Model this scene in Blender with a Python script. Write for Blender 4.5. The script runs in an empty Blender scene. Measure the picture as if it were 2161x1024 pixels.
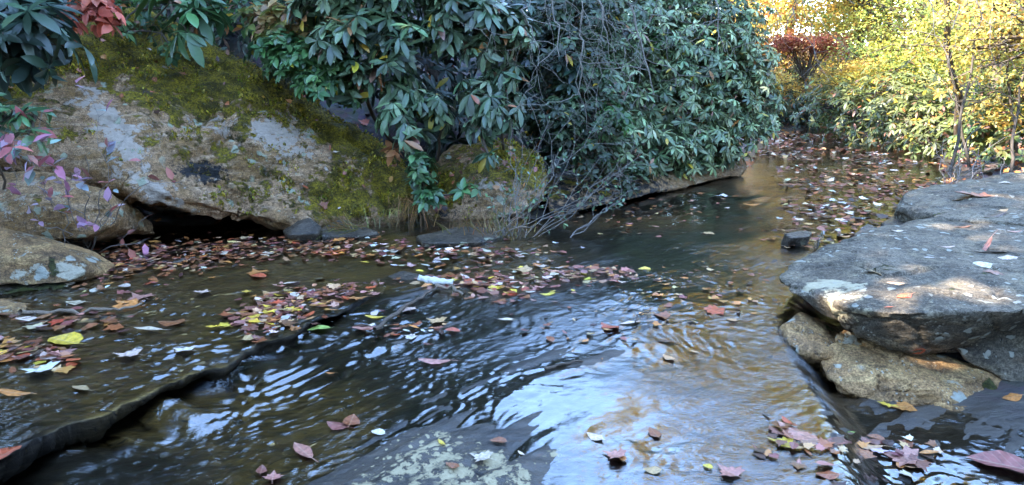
import bpy, bmesh, math, random
import numpy as np
from mathutils import Vector
R = math.radians
rng = np.random.default_rng(7)
random.seed(7)
scene = bpy.context.scene
COL = scene.collection

# ------------------------------------------------------------------ camera, sky, sun, exposure
F = 1487.0; PITCH = R(13.0); H = 1.2
cam_d = bpy.data.cameras.new('camera'); cam = bpy.data.objects.new('camera', cam_d); COL.objects.link(cam)
cam.location = (0, 0, H); cam.rotation_euler = (R(90) - PITCH, 0, 0)
cam_d.sensor_width = 36.0; cam_d.lens = 36.0 * F / 2161.0
cam_d.clip_start = 0.05; cam_d.clip_end = 800
scene.camera = cam

SUN_EL = R(40.0); SUN_AZ = R(-112.0)          # azimuth measured from +Y towards +X
SUN = np.array([math.sin(SUN_AZ) * math.cos(SUN_EL), math.cos(SUN_AZ) * math.cos(SUN_EL), math.sin(SUN_EL)])
world = bpy.data.worlds.new('World'); scene.world = world; world.use_nodes = True
wn = world.node_tree; wn.nodes.clear()
sky = wn.nodes.new('ShaderNodeTexSky'); sky.sky_type = 'NISHITA'; sky.sun_disc = False
sky.sun_elevation = SUN_EL; sky.sun_rotation = SUN_AZ
sky.air_density = 1.0; sky.dust_density = 0.0; sky.ozone_density = 2.3
bg = wn.nodes.new('ShaderNodeBackground'); bg.inputs[1].default_value = 0.15
wo = wn.nodes.new('ShaderNodeOutputWorld')
wn.links.new(sky.outputs[0], bg.inputs[0]); wn.links.new(bg.outputs[0], wo.inputs[0])
sd = bpy.data.lights.new('sun', 'SUN'); sd.energy = 2.0; sd.angle = R(0.5); sd.color = (1.0, 0.93, 0.82)
so = bpy.data.objects.new('sun', sd); COL.objects.link(so)
so.rotation_euler = Vector(SUN.tolist()).to_track_quat('Z', 'Y').to_euler()
scene.view_settings.view_transform = 'Standard'; scene.view_settings.look = 'None'
scene.view_settings.gamma = 1.0; scene.view_settings.exposure = 4.2
scene.cycles.max_bounces = 6; scene.cycles.transparent_max_bounces = 8
scene.cycles.diffuse_bounces = 3; scene.cycles.glossy_bounces = 3
scene.cycles.caustics_reflective = False; scene.cycles.caustics_refractive = False
scene.cycles.sample_clamp_indirect = 4.0

# ------------------------------------------------------------------ picture <-> place
cp, sp_ = math.cos(PITCH), math.sin(PITCH)
def ray(px, py):
    c = (np.asarray(px, float) - 1080.5) / F; v = (512 - np.asarray(py, float)) / F
    return np.stack([c, cp + v * sp_, -sp_ + v * cp + 0 * c], -1)
def at_z(px, py, z=0.0):
    d = ray(px, py); t = (z - H) / d[..., 2]
    return d * t[..., None] + np.array([0, 0, H])
def at_y(px, py, Y):
    d = ray(px, py); t = Y / d[..., 1]
    return d * np.asarray(t)[..., None] + np.array([0, 0, H])
def proj(P):
    q = P - np.array([0, 0, H])
    dep = q[..., 1] * cp - q[..., 2] * sp_
    dep = np.where(np.abs(dep) < 1e-3, 1e-3, dep)
    u = q[..., 1] * sp_ + q[..., 2] * cp
    return 1080.5 + F * q[..., 0] / dep, 512 - F * u / dep, dep

# ------------------------------------------------------------------ noise
def _h(i, j, k, s):
    n = (i * 374761393 + j * 668265263 + k * 1274126177 + s * 951274213) & 0xffffffff
    n = ((n ^ (n >> 13)) * 1274126177) & 0xffffffff
    n = ((n ^ (n >> 16)) * 2246822519) & 0xffffffff
    return ((n ^ (n >> 15)) & 0xffffff) / float(0xffffff)
def vnoise(P, s=0):
    P = np.asarray(P, float); i0 = np.floor(P).astype(np.int64); f = P - i0
    f = f * f * f * (f * (f * 6 - 15) + 10); r = 0
    for a in (0, 1):
        wx = f[:, 0] if a else 1 - f[:, 0]
        for b in (0, 1):
            wy = f[:, 1] if b else 1 - f[:, 1]
            for c in (0, 1):
                wz = f[:, 2] if c else 1 - f[:, 2]
                r = r + wx * wy * wz * _h(i0[:, 0] + a, i0[:, 1] + b, i0[:, 2] + c, s)
    return r * 2 - 1
def fbm(P, o=4, s=0, g=0.5):
    a = 1.0; t = 0; r = 0; P = np.asarray(P, float)
    for k in range(o):
        r = r + a * vnoise(P, s + k); t += a; a *= g; P = P * 2.03 + 11.7
    return r / t
def sstep(a, b, x):
    t = np.clip((x - a) / (b - a), 0, 1); return t * t * (3 - 2 * t)
def polydist(x, y, pts):
    """distance to an open polyline, side (+ to its right), and parameter 0..1"""
    best = np.full(x.shape, 1e9); side = np.zeros(x.shape); par = np.zeros(x.shape)
    pts = np.asarray(pts, float); seg = np.linalg.norm(np.diff(pts, axis=0), axis=1); cum = np.concatenate([[0], np.cumsum(seg)])
    for i in range(len(pts) - 1):
        a, b = pts[i], pts[i + 1]; d = b - a; L2 = d @ d
        t = np.clip(((x - a[0]) * d[0] + (y - a[1]) * d[1]) / L2, 0, 1)
        qx = x - a[0] - t * d[0]; qy = y - a[1] - t * d[1]; dd = np.hypot(qx, qy)
        m = dd < best - 1e-9; best = np.where(m, dd, best)
        side = np.where(m, np.sign(d[1] * qx - d[0] * qy), side)
        par = np.where(m, (cum[i] + t * seg[i]) / cum[-1], par)
    return best, side, par
def inpoly(x, y, pts):
    r = np.zeros(x.shape, bool); n = len(pts)
    for i in range(n):
        x1, y1 = pts[i]; x2, y2 = pts[(i + 1) % n]
        c = ((y1 > y) != (y2 > y)) & (x < (x2 - x1) * (y - y1) / (y2 - y1 + 1e-12) + x1); r ^= c
    return r

# ------------------------------------------------------------------ object helpers
def tag(o, label=None, cat=None, group=None, kind=None):
    if label: o['label'] = label
    if cat: o['category'] = cat
    if group: o['group'] = group
    if kind: o['kind'] = kind
    return o
def empty(name, loc=(0, 0, 0)):
    o = bpy.data.objects.new(name, None); COL.objects.link(o); o.location = loc; o.empty_display_size = 0.1
    return o
def nmesh(name, V, Fc, smooth=True, attrs=None, cols=None):
    V = np.asarray(V, np.float32); me = bpy.data.meshes.new(name)
    if isinstance(Fc, np.ndarray): Fc = [Fc]
    Fc = [f for f in Fc if len(f)]
    me.vertices.add(len(V)); me.vertices.foreach_set('co', V.ravel())
    loops = np.concatenate([f.ravel() for f in Fc]).astype(np.int32)
    tot = np.concatenate([np.full(len(f), f.shape[1]) for f in Fc]).astype(np.int32)
    st = np.concatenate([[0], np.cumsum(tot)[:-1]]).astype(np.int32)
    me.loops.add(len(loops)); me.loops.foreach_set('vertex_index', loops)
    me.polygons.add(len(tot)); me.polygons.foreach_set('loop_start', st); me.polygons.foreach_set('loop_total', tot)
    me.update(calc_edges=True)
    me.polygons.foreach_set('use_smooth', np.full(len(tot), bool(smooth)))
    for k, v in (attrs or {}).items():
        a = me.attributes.new(k, 'FLOAT', 'POINT'); a.data.foreach_set('value', np.asarray(v, np.float32))
    for k, v in (cols or {}).items():
        a = me.attributes.new(k, 'FLOAT_COLOR', 'POINT')
        v = np.asarray(v, np.float32); v4 = np.ones((len(v), 4), np.float32); v4[:, :3] = v[:, :3]
        a.data.foreach_set('color', v4.ravel())
    return me
def link(name, me, mat=None, parent=None, loc=None):
    o = bpy.data.objects.new(name, me); COL.objects.link(o)
    if mat is not None and len(me.materials) == 0: me.materials.append(mat)
    if parent is not None: o.parent = parent
    if loc is not None: o.location = loc
    return o

# ------------------------------------------------------------------ node helpers
class NT:
    def __init__(s, name):
        s.m = bpy.data.materials.new(name); s.m.use_nodes = True; s.t = s.m.node_tree; s.t.nodes.clear()
        s.out = s.t.nodes.new('ShaderNodeOutputMaterial')
    def n(s, typ, ins=None, **kw):
        nd = s.t.nodes.new('ShaderNode' + typ)
        for k, v in kw.items(): setattr(nd, k, v)
        for k, v in (ins or {}).items(): s.set(nd, k, v)
        return nd
    def set(s, nd, k, v):
        sock = nd.inputs[k]
        if hasattr(v, 'bl_idname') and hasattr(v, 'outputs'): v = v.outputs[0]
        if isinstance(v, bpy.types.NodeSocket): s.t.links.new(v, sock)
        elif isinstance(v, (tuple, list)) and len(v) == 3 and sock.type == 'RGBA': sock.default_value = (*v, 1)
        else: sock.default_value = v
    def coord(s): return s.n('TexCoord').outputs['Object']
    def pos(s): return s.n('NewGeometry').outputs['Position']
    def attr(s, name): return s.n('Attribute', attribute_name=name).outputs['Fac']
    def acol(s, name): return s.n('Attribute', attribute_name=name).outputs['Color']
    def map(s, v, scale=(1, 1, 1), rot=(0, 0, 0), loc=(0, 0, 0)):
        return s.n('Mapping', {'Vector': v, 'Location': loc, 'Rotation': rot, 'Scale': scale})
    def noise(s, v, scale=5, detail=5, rough=0.55, dist=0.0):
        return s.n('TexNoise', {'Vector': v, 'Scale': scale, 'Detail': detail, 'Roughness': rough, 'Distortion': dist}).outputs['Fac']
    def voro(s, v, scale=5, feat='F1', out='Distance', rnd=1.0):
        return s.n('TexVoronoi', {'Vector': v, 'Scale': scale, 'Randomness': rnd}, feature=feat).outputs[out]
    def math(s, op, a, b=0.0, c=0.0, clamp=False):
        nd = s.n('Math', {0: a, 1: b, 2: c}, operation=op); nd.use_clamp = clamp; return nd.outputs[0]
    def rng(s, v, a, b, c=0.0, d=1.0):
        return s.n('MapRange', {'Value': v, 'From Min': a, 'From Max': b, 'To Min': c, 'To Max': d}, interpolation_type='SMOOTHSTEP').outputs[0]
    def mix(s, f, a, b, mode='MIX'):
        nd = s.n('Mix', data_type='RGBA', blend_type=mode)
        s.set(nd, 0, f); s.set(nd, 6, a); s.set(nd, 7, b); return nd.outputs[2]
    def bump(s, h, strength=0.5, dist=0.01, normal=None):
        nd = s.n('Bump', {'Height': h, 'Strength': strength, 'Distance': dist})
        if normal is not None: s.set(nd, 'Normal', normal)
        return nd.outputs[0]
    def bsdf(s, col, rough=0.7, normal=None, spec=0.5, **kw):
        nd = s.n('BsdfPrincipled', {'Base Color': col, 'Roughness': rough, 'Specular IOR Level': spec})
        if normal is not None: s.set(nd, 'Normal', normal)
        for k, v in kw.items(): s.set(nd, k.replace('_', ' '), v)
        return nd
    def done(s, sh):
        s.t.links.new(sh.outputs[0] if hasattr(sh, 'outputs') else sh, s.out.inputs[0]); return s.m

def rock_material(name, base1, base2, base3, pale=(0.42, 0.39, 0.36), moss=(0.085, 0.075, 0.012), rough=0.8, spec=0.35, strata=(0, 0, 0), crust=(0.36, 0.36, 0.24), wetness=0.0, cscale=8.0):
    t = NT(name); c = t.coord()
    cs = t.map(c, (1.2, 1.2, 4.5), strata)
    n1 = t.noise(c, 2.2, 6, 0.6, 0.4); n2 = t.noise(cs, 5, 7, 0.65, 0.5); n3 = t.noise(c, 30, 5, 0.7); n4 = t.noise(c, 9, 6, 0.7)
    col = t.mix(t.rng(n1, 0.35, 0.65), base1, base2)
    col = t.mix(t.math('MULTIPLY', t.rng(n2, 0.45, 0.7), 0.8), col, base3)
    col = t.mix(0.8, col, t.mix(t.rng(n3, .25, .75), (0.3, 0.28, 0.25), (1.6, 1.6, 1.6)), 'MULTIPLY')
    col = t.mix(t.rng(n4, .56, .62, 0, .7), col, tuple(.45 * v for v in base2))
    col = t.mix(0.75, col, t.mix(t.rng(t.noise(c, 120, 3, .7), .3, .7), (.45, .44, .42), (1.45, 1.45, 1.45)), 'MULTIPLY')
    # pale mineral / lichen sheets where the mask asks for them, broken up by noise
    pm = t.rng(t.math('ADD', t.attr('pale'), t.math('MULTIPLY', t.math('SUBTRACT', n4, 0.5), 3.2)), 0.45, 0.62)
    pv = t.mix(t.noise(c, 45, 4, 0.7), tuple(0.55 * v for v in pale), tuple(1.25 * v for v in pale))
    col = t.mix(pm, col, pv)
    # round crusts of lichen, scattered
    vd = t.voro(t.n('VectorMath', {0: c, 1: t.n('VectorMath', {0: t.n('TexNoise', {'Vector': c, 'Scale': 14.0, 'Detail': 4.0}).outputs['Color'], 3: 0.09}, operation='SCALE').outputs[0]}, operation='ADD').outputs[0], cscale)
    cr = t.math('MULTIPLY', t.rng(vd, 0.30, 0.24), t.rng(t.noise(c, 3.1, 3, 0.5), 0.5, 0.56), clamp=True)
    cr = t.math('MULTIPLY', cr, t.rng(t.attr('crust'), 0.0, 0.5))
    col = t.mix(cr, col, t.mix(n3, tuple(0.6 * v for v in crust), crust))
    sp = t.math('MULTIPLY', t.rng(t.voro(c, 48.0), 0.26, 0.2), t.rng(t.noise(c, 8, 3), 0.5, 0.62))
    sp = t.math('MULTIPLY', sp, t.attr('crust'), clamp=True)
    col = t.mix(sp, col, crust)
    # dark stains, and darker undersides and low faces where masked
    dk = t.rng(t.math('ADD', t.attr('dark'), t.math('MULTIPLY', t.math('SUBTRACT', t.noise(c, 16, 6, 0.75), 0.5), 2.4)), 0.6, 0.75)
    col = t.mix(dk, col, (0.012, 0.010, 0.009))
    # moss
    mn = t.noise(c, 7, 7, 0.7)
    mm = t.rng(t.math('ADD', t.attr('moss'), t.math('MULTIPLY', t.math('SUBTRACT', mn, 0.5), 3.0)), 0.42, 0.58)
    mc = t.mix(t.rng(t.noise(c, 6, 6, .7), .35, .65), tuple(0.35 * v for v in moss), tuple(1.9 * v for v in moss))
    mc = t.mix(t.rng(t.noise(c, 60, 4, 0.8), 0.3, 0.7), mc, (0.03, 0.028, 0.008))
    col = t.mix(mm, col, mc)
    h = t.math('ADD', t.math('MULTIPLY', n3, 0.5), t.math('MULTIPLY', n2, 0.8))
    h = t.math('ADD', h, t.math('MULTIPLY', t.math('MULTIPLY', mm, t.noise(c, 60, 4, 0.8)), 1.6))
    h = t.math('ADD', h, t.math('MULTIPLY', t.math('ADD', cr, pm), 0.12))
    r = t.math('SUBTRACT', rough, t.math('MULTIPLY', n4, wetness))
    return t.done(t.bsdf(col, r, t.bump(h, 0.95, 0.032), spec))

M_boulder = rock_material('boulder_rock', (0.32, 0.185, 0.095), (0.19, 0.10, 0.03), (0.42, 0.28, 0.17), pale=(0.40, 0.315, 0.24), moss=(0.34, 0.24, 0.012), strata=(0.2, 0.55, 0), wetness=0.3)
M_ledge = rock_material('ledge_rock', (0.150, 0.120, 0.085), (0.08, 0.064, 0.045), (0.21, 0.165, 0.105), pale=(0.46, 0.38, 0.24), moss=(0.10, 0.11, 0.03), rough=0.8, spec=0.25, crust=(0.40, 0.37, 0.29), wetness=0.2, cscale=15.0)
M_stone = rock_material('stone_rock', (0.36, 0.20, 0.08), (0.12, 0.068, 0.03), (0.46, 0.29, 0.12), pale=(0.44, 0.38, 0.27), moss=(0.10, 0.10, 0.02), crust=(0.42, 0.41, 0.33), wetness=0.2)
M_darkrock = rock_material('dark_wet_rock', (0.065, 0.048, 0.032), (0.04, 0.03, 0.02), (0.12, 0.09, 0.06), pale=(0.25, 0.22, 0.2), moss=(0.06, 0.065, 0.012), rough=0.5, spec=0.5, wetness=0.3)

def bark_material(name, c1, c2):
    t = NT(name); c = t.coord(); n = t.noise(t.map(c, (9, 9, 2)), 4, 5, 0.7)
    return t.done(t.bsdf(t.mix(n, c1, c2), 0.85, t.bump(n, 0.7, 0.01), 0.25))
M_bark = bark_material('brown_bark', (0.05, 0.035, 0.025), (0.16, 0.12, 0.09))
M_twig = bark_material('grey_twig', (0.13, 0.105, 0.09), (0.30, 0.26, 0.23))
M_twig3 = bark_material('pale_twig', (.09, .075, .06), (.27, .235, .20))
M_stick = bark_material('dead_wood', (0.09, 0.06, 0.04), (0.33, 0.25, 0.18))

def leaf_material(name, gloss=0.4, spec=0.5, trans=0.25, objcol=False, coat=0.0):
    t = NT(name)
    col = t.n('ObjectInfo').outputs['Color'] if objcol else t.acol('col')
    n = t.noise(t.coord(), 7 if objcol else 25, 6 if objcol else 4, 0.7)
    c2 = t.mix(0.85 if objcol else 0.6, col, t.mix(t.rng(n, .25, .75) if objcol else n, (0.35, 0.30, 0.28) if objcol else (0.45, 0.45, 0.45), (1.5, 1.45, 1.4)), 'MULTIPLY')
    if objcol:
        sx = t.n('SeparateXYZ', {0: t.coord()}); ax = t.math('ABSOLUTE', sx.outputs[0])
        vein = t.rng(t.math('PINGPONG', t.math('SUBTRACT', sx.outputs[1], t.math('MULTIPLY', ax, .8)), .075), .014, .0, 0, .45)
        vein = t.math('MAXIMUM', vein, t.rng(ax, .022, .006, 0, .6))
        c2 = t.mix(vein, c2, t.mix(.5, c2, (.55, .42, .28)))
    b = t.bsdf(c2, gloss, t.bump(n, 0.25, 0.003), spec)
    if coat: t.set(b, 'Coat Weight', coat); t.set(b, 'Coat Roughness', 0.22)
    tr = t.n('BsdfTranslucent', {'Color': c2})
    mx = t.n('MixShader', {0: trans, 1: b, 2: tr})
    return t.done(mx)
M_rhodo = leaf_material('rhododendron_leaf', 0.40, 0.6, 0.12, coat=0.06)
M_green = leaf_material('green_leaf', 0.45, 0.5, 0.3)
M_autumn = leaf_material('autumn_leaf', 0.6, 0.3, 0.45)
M_litter = leaf_material('leaf_litter', 0.42, 0.4, 0.05, coat=0.08)
M_fallen = leaf_material('fallen_leaf', 0.42, 0.4, 0.05, objcol=True, coat=0.08)

# ------------------------------------------------------------------ the stream bed and the ground
def XY(pts, z=0.0): return [tuple(at_z(a, b, z)[:2]) for a, b in pts]
RIP = 0.68
STEP = XY([(-500, 1120), (-120, 1015), (60, 940), (150, 893), (240, 858), (330, 825), (400, 795), (470, 775), (520, 745), (575, 722), (640, 700), (700, 668), (760, 632), (810, 604)], 0.0)
EDGE = XY([(1700, 560), (1655, 640), (1640, 700), (1665, 770), (1720, 850), (1745, 920), (1765, 1024), (1790, 1150)], 0.0)
LEFT = XY([(-700, 600), (-150, 520), (180, 490), (480, 478), (860, 460), (1150, 462), (1250, 425), (1400, 398), (1570, 372), (1600, 335), (1625, 305), (1640, 292)], 0.0) + [(7.2, 17.5), (11, 21), (20, 25), (34, 27)]
RIGHT = [(36, 24), (22, 21.5), (13, 17.5)] + XY([(1880, 300), (1930, 318), (1980, 350), (1985, 385), (1925, 430), (1905, 470), (1800, 540), (1760, 640), (1900, 760), (2100, 840), (2300, 880), (2600, 1000)], 0.0)
CH = LEFT + RIGHT + [(3.2, -2.0), (-6.5, -2.0)]
STEPJ = [(STEP[0])]
for _i in range(len(STEP) - 1):
    _a, _b = np.array(STEP[_i]), np.array(STEP[_i + 1])
    for _t in (.25, .5, .75, 1.0):
        _q = _a + (_b - _a) * _t; _n = vnoise(np.array([[_q[0] * 4.5, _q[1] * 4.5, 0]]), 91)[0] * .05 + vnoise(np.array([[_q[0] * 13, _q[1] * 13, 0]]), 92)[0] * .020
        STEPJ.append((_q[0] + _n * .6, _q[1] - _n))
STEP = STEPJ
FL = at_z(1500, 590)[:2] - at_z(700, 860)[:2]; FL = FL / np.linalg.norm(FL)      # up-stream direction on the centre slab
FP = np.array([-FL[1], FL[0]])
def step_width(x, y):
    pa, pb = np.array(STEP[0]), np.array(STEP[-1]); pd = pb - pa; par = ((x - pa[0]) * pd[0] + (y - pa[1]) * pd[1]) / (pd @ pd)
    return 0.022 + 0.015 * sstep(.25, .6, vnoise(np.stack([par * 11 + 3.3, 0 * x, 0 * x], -1), 83))
def base_height(x, y):
    d, side, par = polydist(x, y, STEP)
    pa, pb = np.array(STEP[0]), np.array(STEP[-1]); pd = pb - pa; par = np.clip(((x - pa[0]) * pd[0] + (y - pa[1]) * pd[1]) / (pd @ pd), 0, 1)
    hs = 0.105 * sstep(.74, .30, par) + 0.035 * sstep(1.0, 0.7, par)
    near = sstep(.35, .06, d)
    hs = hs * (1 - near * .55 * np.exp(-((par - .41) / .03) ** 2) - near * .6 * np.exp(-((par - .56) / .035) ** 2) - near * .5 * np.exp(-((par - .70) / .02) ** 2))
    d = d - 0.010 * vnoise(np.stack([x * 6, y * 6, 0 * x], -1), 77)
    hs = hs * (1 + near * .14 * vnoise(np.stack([x * 17, y * 17, 0 * x], -1), 98)) * (0.85 + near * 0.45 * vnoise(np.stack([par * 7, 0 * x, 0 * x], -1), 79))
    low = side > 0
    wd = step_width(x, y)
    w = np.where(low, sstep(-0.004, wd, d), 0)
    z = -hs * w * (1 - 0.75 * sstep(0.3, 1.8, d))
    # right hand edge of the slab, where the water slides into the dark pool
    d2, s2, p2 = polydist(x, y, EDGE)
    right = s2 < 0
    z = z - 0.13 * np.where(right, sstep(0.0, 0.22, d2), 0) * sstep(6.0, 4.5, y)
    # gentle domes of the centre slab
    def dome(px, py, r, h, st=1.0, ang=0.0):
        c = at_z(px, py)[:2]; u = (x - c[0]) * math.cos(ang) + (y - c[1]) * math.sin(ang); v = -(x - c[0]) * math.sin(ang) + (y - c[1]) * math.cos(ang)
        return h * np.exp(-((u / (r * st)) ** 2 + (v / r) ** 2))
    z = z + dome(1350, 640, 0.55, 0.055, 1.6, 0.6) + dome(1120, 830, 0.30, 0.03, 2.0, 0.5) + dome(1600, 520, 0.5, 0.05, 1.5) + dome(930, 990, 0.26, 0.045, 1.6, 0.3)
    z = z - dome(900, 560, 0.5, 0.03, 2.0) - dome(1330, 440, 0.9, 0.06, 1.5) - dome(300, 640, .6, .012)
    # banks
    inn = inpoly(x, y, CH); dl, _, _ = polydist(x, y, LEFT); dr, _, _ = polydist(x, y, RIGHT)
    out = ~inn; left = dl < dr
    dd = np.where(left, dl, dr)
    rl = 0.10 * np.minimum(dd, 0.7) + 0.62 * np.clip(dd - 0.7, 0, 4.0) + 0.22 * np.clip(dd - 4.7, 0, 30)
    rr = 0.16 * np.minimum(dd, 1.5) + 0.10 * np.clip(dd - 1.5, 0, 6) + 0.25 * np.clip(dd - 7.5, 0, 30)
    rise = np.where(left, np.minimum(rl, 2.4 + 0.10 * np.clip(dd - 4.0, 0, 30) * sstep(2.0, -6.0, x)), rr)
    return z + np.where(out, rise, 0.0), inn, dd
def strata(x, y):
    P = np.stack([(x * FL[0] + y * FL[1]) * 0.9, (x * FP[0] + y * FP[1]) * 4.5, 0 * x], -1)
    return P
def rough_height(x, y, inn, dd):
    P = np.stack([x, y, 0 * x], -1)
    S = strata(x, y); a = fbm(S * 1.3 + 3.1, 4, 5) ; b = fbm(S * 4.5, 3, 9); c = fbm(P * 22, 3, 12)
    q = a * 5.0; q = (np.floor(q) + sstep(0.25, 0.75, q - np.floor(q))) / 5.0
    r = 0.030 * q + 0.012 * b + 0.0022 * c
    far = fbm(P * 0.9, 5, 20)
    outr = 0.22 * far * np.minimum(dd, 2.5) * 0.6 + 0.03 * fbm(P * 6, 3, 25)
    return np.where(inn, r * (1 - 0.5 * sstep(7, 10, y)), r * sstep(0.3, 0.0, dd) + outr * sstep(0, .5, dd))
GROOVES = [([(330, 900), (450, 862), (600, 800), (720, 770)], 0.022, 0.016), ([(420, 980), (560, 925), (700, 870), (760, 800)], 0.02, 0.014), ([(800, 880), (900, 850), (1020, 838), (1100, 850)], 0.018, 0.012), ([(1130, 660), (1230, 640), (1330, 600)], 0.018, 0.014), ([(1400, 860), (1500, 820), (1600, 800)], 0.016, 0.012), ([(250, 640), (380, 620), (520, 640)], .015, .02),
           ([(1108, 806), (1150, 780), (1200, 770), (1252, 760)], 0.030, 0.018), ([(725, 762), (760, 730), (800, 700), (815, 690)], 0.05, 0.028),
           ([(1000, 1000), (1090, 955), (1180, 915), (1260, 905)], 0.03, 0.03), ([(880, 830), (960, 812), (1000, 800)], 0.02, 0.018),
           ([(1060, 905), (1130, 870), (1200, 868), (1290, 850)], 0.014, 0.012), ([(1230, 700), (1330, 655), (1420, 600), (1500, 560)], 0.02, 0.02),
           ([(1290, 860), (1380, 820), (1450, 770), (1540, 735)], 0.014, 0.014)]
def ground_z(x, y):
    z, inn, dd = base_height(x, y)
    r = z + rough_height(x, y, inn, dd)
    for pts, dep, wd in GROOVES:
        g, _, _ = polydist(x, y, XY(pts)); r = r - dep * np.exp(-(g / wd) ** 2)
    return r
def water_z(x, y, ripples=True):
    z, inn, dd = base_height(x, y)
    S = strata(x, y); P = np.stack([x, y, 0 * x], -1)
    film = 0.011 + 0.008 * fbm(S * 1.3 + 3.1, 2, 5) + 0.006 * fbm(P * 3.1 + 1, 2, 6)
    film = film + 0.012 * sstep(4.4, 5.4, y)
    # the dry lichened slab at the bottom of the picture
    def bl(px, py, r, h):
        c = at_z(px, py)[:2]; return h * np.exp(-(((x - c[0]) ** 2 + (y - c[1]) ** 2) / r ** 2))
    film = film - bl(800, 1010, 0.28, 0.035) - bl(930, 980, 0.22, 0.05) - bl(1010, 1015, 0.16, 0.04) - bl(680, 1000, 0.2, 0.02)
    if ripples:
        u = x * FL[0] + y * FL[1]; v = x * FP[0] + y * FP[1]
        u = u + 0.22 * fbm(P * 1.9, 3, 31); v = v + 0.16 * fbm(P * 2.2, 3, 32)
        rr = sstep(-0.1, 0.5, (polydist(x, y, EDGE)[1] < 0) * 1.0)
        u2 = np.where(rr > .5, x * .75 - y * .66, u); v2 = np.where(rr > .5, x * .66 + y * .75, v)
        g1 = vnoise(np.stack([u * 14, v * 26, 0 * x], -1), 45); g2 = vnoise(np.stack([u2 * 22, v2 * 42, 0 * x + 2], -1), 46); g3 = vnoise(np.stack([u2 * 38, v2 * 56, 0 * x + 4], -1), 47)
        calm = np.exp(-(((x - at_z(1180, 850)[0]) / .36) ** 2 + ((y - at_z(1180, 850)[1]) / .26) ** 2)) + np.exp(-(((x - at_z(1400, 430)[0]) / 1.3) ** 2 + ((y - at_z(1400, 430)[1]) / 1.0) ** 2)) + np.exp(-(((x - at_z(900, 540)[0]) / 1.1) ** 2 + ((y - at_z(900, 540)[1]) / .4) ** 2)) * .8
        amp = (0.25 + 0.95 * sstep(-0.35, 0.45, fbm(P * 1.5, 3, 41))) * sstep(10, 6, y) + 0.08
        amp = amp * (1 - 0.6 * np.clip(calm, 0, 1))
        leftw = sstep(.2, -1.0, x) * sstep(5.2, 4.2, y)
        z = z + amp * (RIP + .55 * leftw) * (0.0028 * (1 - np.abs(g1) * 2) + 0.0034 * g2 + 0.0022 * g3)
    z = z + film
    z = np.where(inn, z, z - 0.25 * dd - 0.0)         # dips under the banks
    return z

def axis(lo, hi, st, far_lo, far_hi, gr=1.09):
    a = list(np.arange(lo, hi, st)); s = st; v = a[-1]
    while v < far_hi: s *= gr; v += s; a.append(v)
    s = st; v = a[0]; b = []
    while v > far_lo: s *= gr; v -= s; b.append(v)
    return np.array(b[::-1] + a)
def rows(y0, y1, k, far_lo, far_hi):
    a = [y0]
    while a[-1] < y1: a.append(a[-1] + k * a[-1])
    s = k * a[-1]; v = a[-1]
    while v < far_hi: s *= 1.10; v += s; a.append(v)
    s = k * y0 * 2; v = y0; b = []
    while v > far_lo: s *= 1.12; v -= s; b.append(v)
    return np.array(b[::-1] + a)
def sheet(xs, ys, fn):
    X, Y = np.meshgrid(xs, ys); x, y = X.ravel(), Y.ravel(); z = fn(x, y)
    n, m = len(xs), len(ys); i = np.arange(n * m).reshape(m, n)
    f = np.stack([i[:-1, :-1].ravel(), i[:-1, 1:].ravel(), i[1:, 1:].ravel(), i[1:, :-1].ravel()], -1)
    return np.stack([x, y, z], -1), f

gx = axis(-4.2, 4.6, 0.0135, -260, 260); gy = rows(1.5, 12.0, 0.0052, -120, 420)
GV, GF = sheet(gx, gy, ground_z)
CASC = []
def undercut(V, water=False):
    d, side, par = polydist(V[:, 0], V[:, 1], STEP)
    k = 0.10 * (1 + .2 * vnoise(V * np.array([9, 9, 0]), 97)) * sstep(1.0, .75, par) * sstep(.045, .022, step_width(V[:, 0], V[:, 1])) * np.where(side > 0, sstep(0.004, 0.024, d) * (1 - sstep(0.03, 0.22, d)), 0)
    nrm = np.zeros((len(V), 2)); e = 1e-3
    m = k > 0; P = V[m]
    a = polydist(P[:, 0] + e, P[:, 1], STEP)[0]; b = polydist(P[:, 0], P[:, 1] + e, STEP)[0]; n_ = np.stack([a - d[m], b - d[m]], -1); n_ /= np.linalg.norm(n_, axis=1, keepdims=True) + 1e-9
    if water:
        for cx, cy, r in CASC:
            c = at_z(cx, cy, -.03)[:2]; k = k * (1 - np.exp(-(((V[:, 0] - c[0]) ** 2 + (V[:, 1] - c[1]) ** 2) / r ** 2) ** 2))
    V = V.copy(); V[m, :2] -= 1.5 * n_ * k[m][:, None]
    return V
_d, _s, _p = polydist(GV[:, 0], GV[:, 1], STEP); RISER_SHADE = sstep(.12, .03, step_width(GV[:, 0], GV[:, 1])) * np.where(_s > 0, sstep(0.12, 0.07, _d), sstep(0.020, 0.010, _d)) * sstep(1, .9, _p)  # mask for the step face, painted black in place of shade under the lip
GV = undercut(GV)
px, py, _ = proj(GV); x, y = GV[:, 0], GV[:, 1]
def blob(px, py, cx, cy, rx, ry, ang=0.0):
    a = R(ang); u = (px - cx) * math.cos(a) + (py - cy) * math.sin(a); v = -(px - cx) * math.sin(a) + (py - cy) * math.cos(a)
    return np.exp(-((u / rx) ** 2 + (v / ry) ** 2))
inn = inpoly(x, y, CH)
_, _, DD = base_height(x, y)
def wb(px0, py0, r):
    c = at_z(px0, py0)[:2]; return np.exp(-(((x - c[0]) ** 2 + (y - c[1]) ** 2) / r ** 2))
lich = np.clip(wb(890, 975, .13) + wb(1030, 1005, .14) + wb(930, 930, .07) + wb(1090, 1010, .05) + wb(750, 1010, .06) * .7 + wb(980, 1020, .12) + wb(1170, 960, .04) + 0.35 * wb(800, 980, .3), 0, 1)
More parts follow.
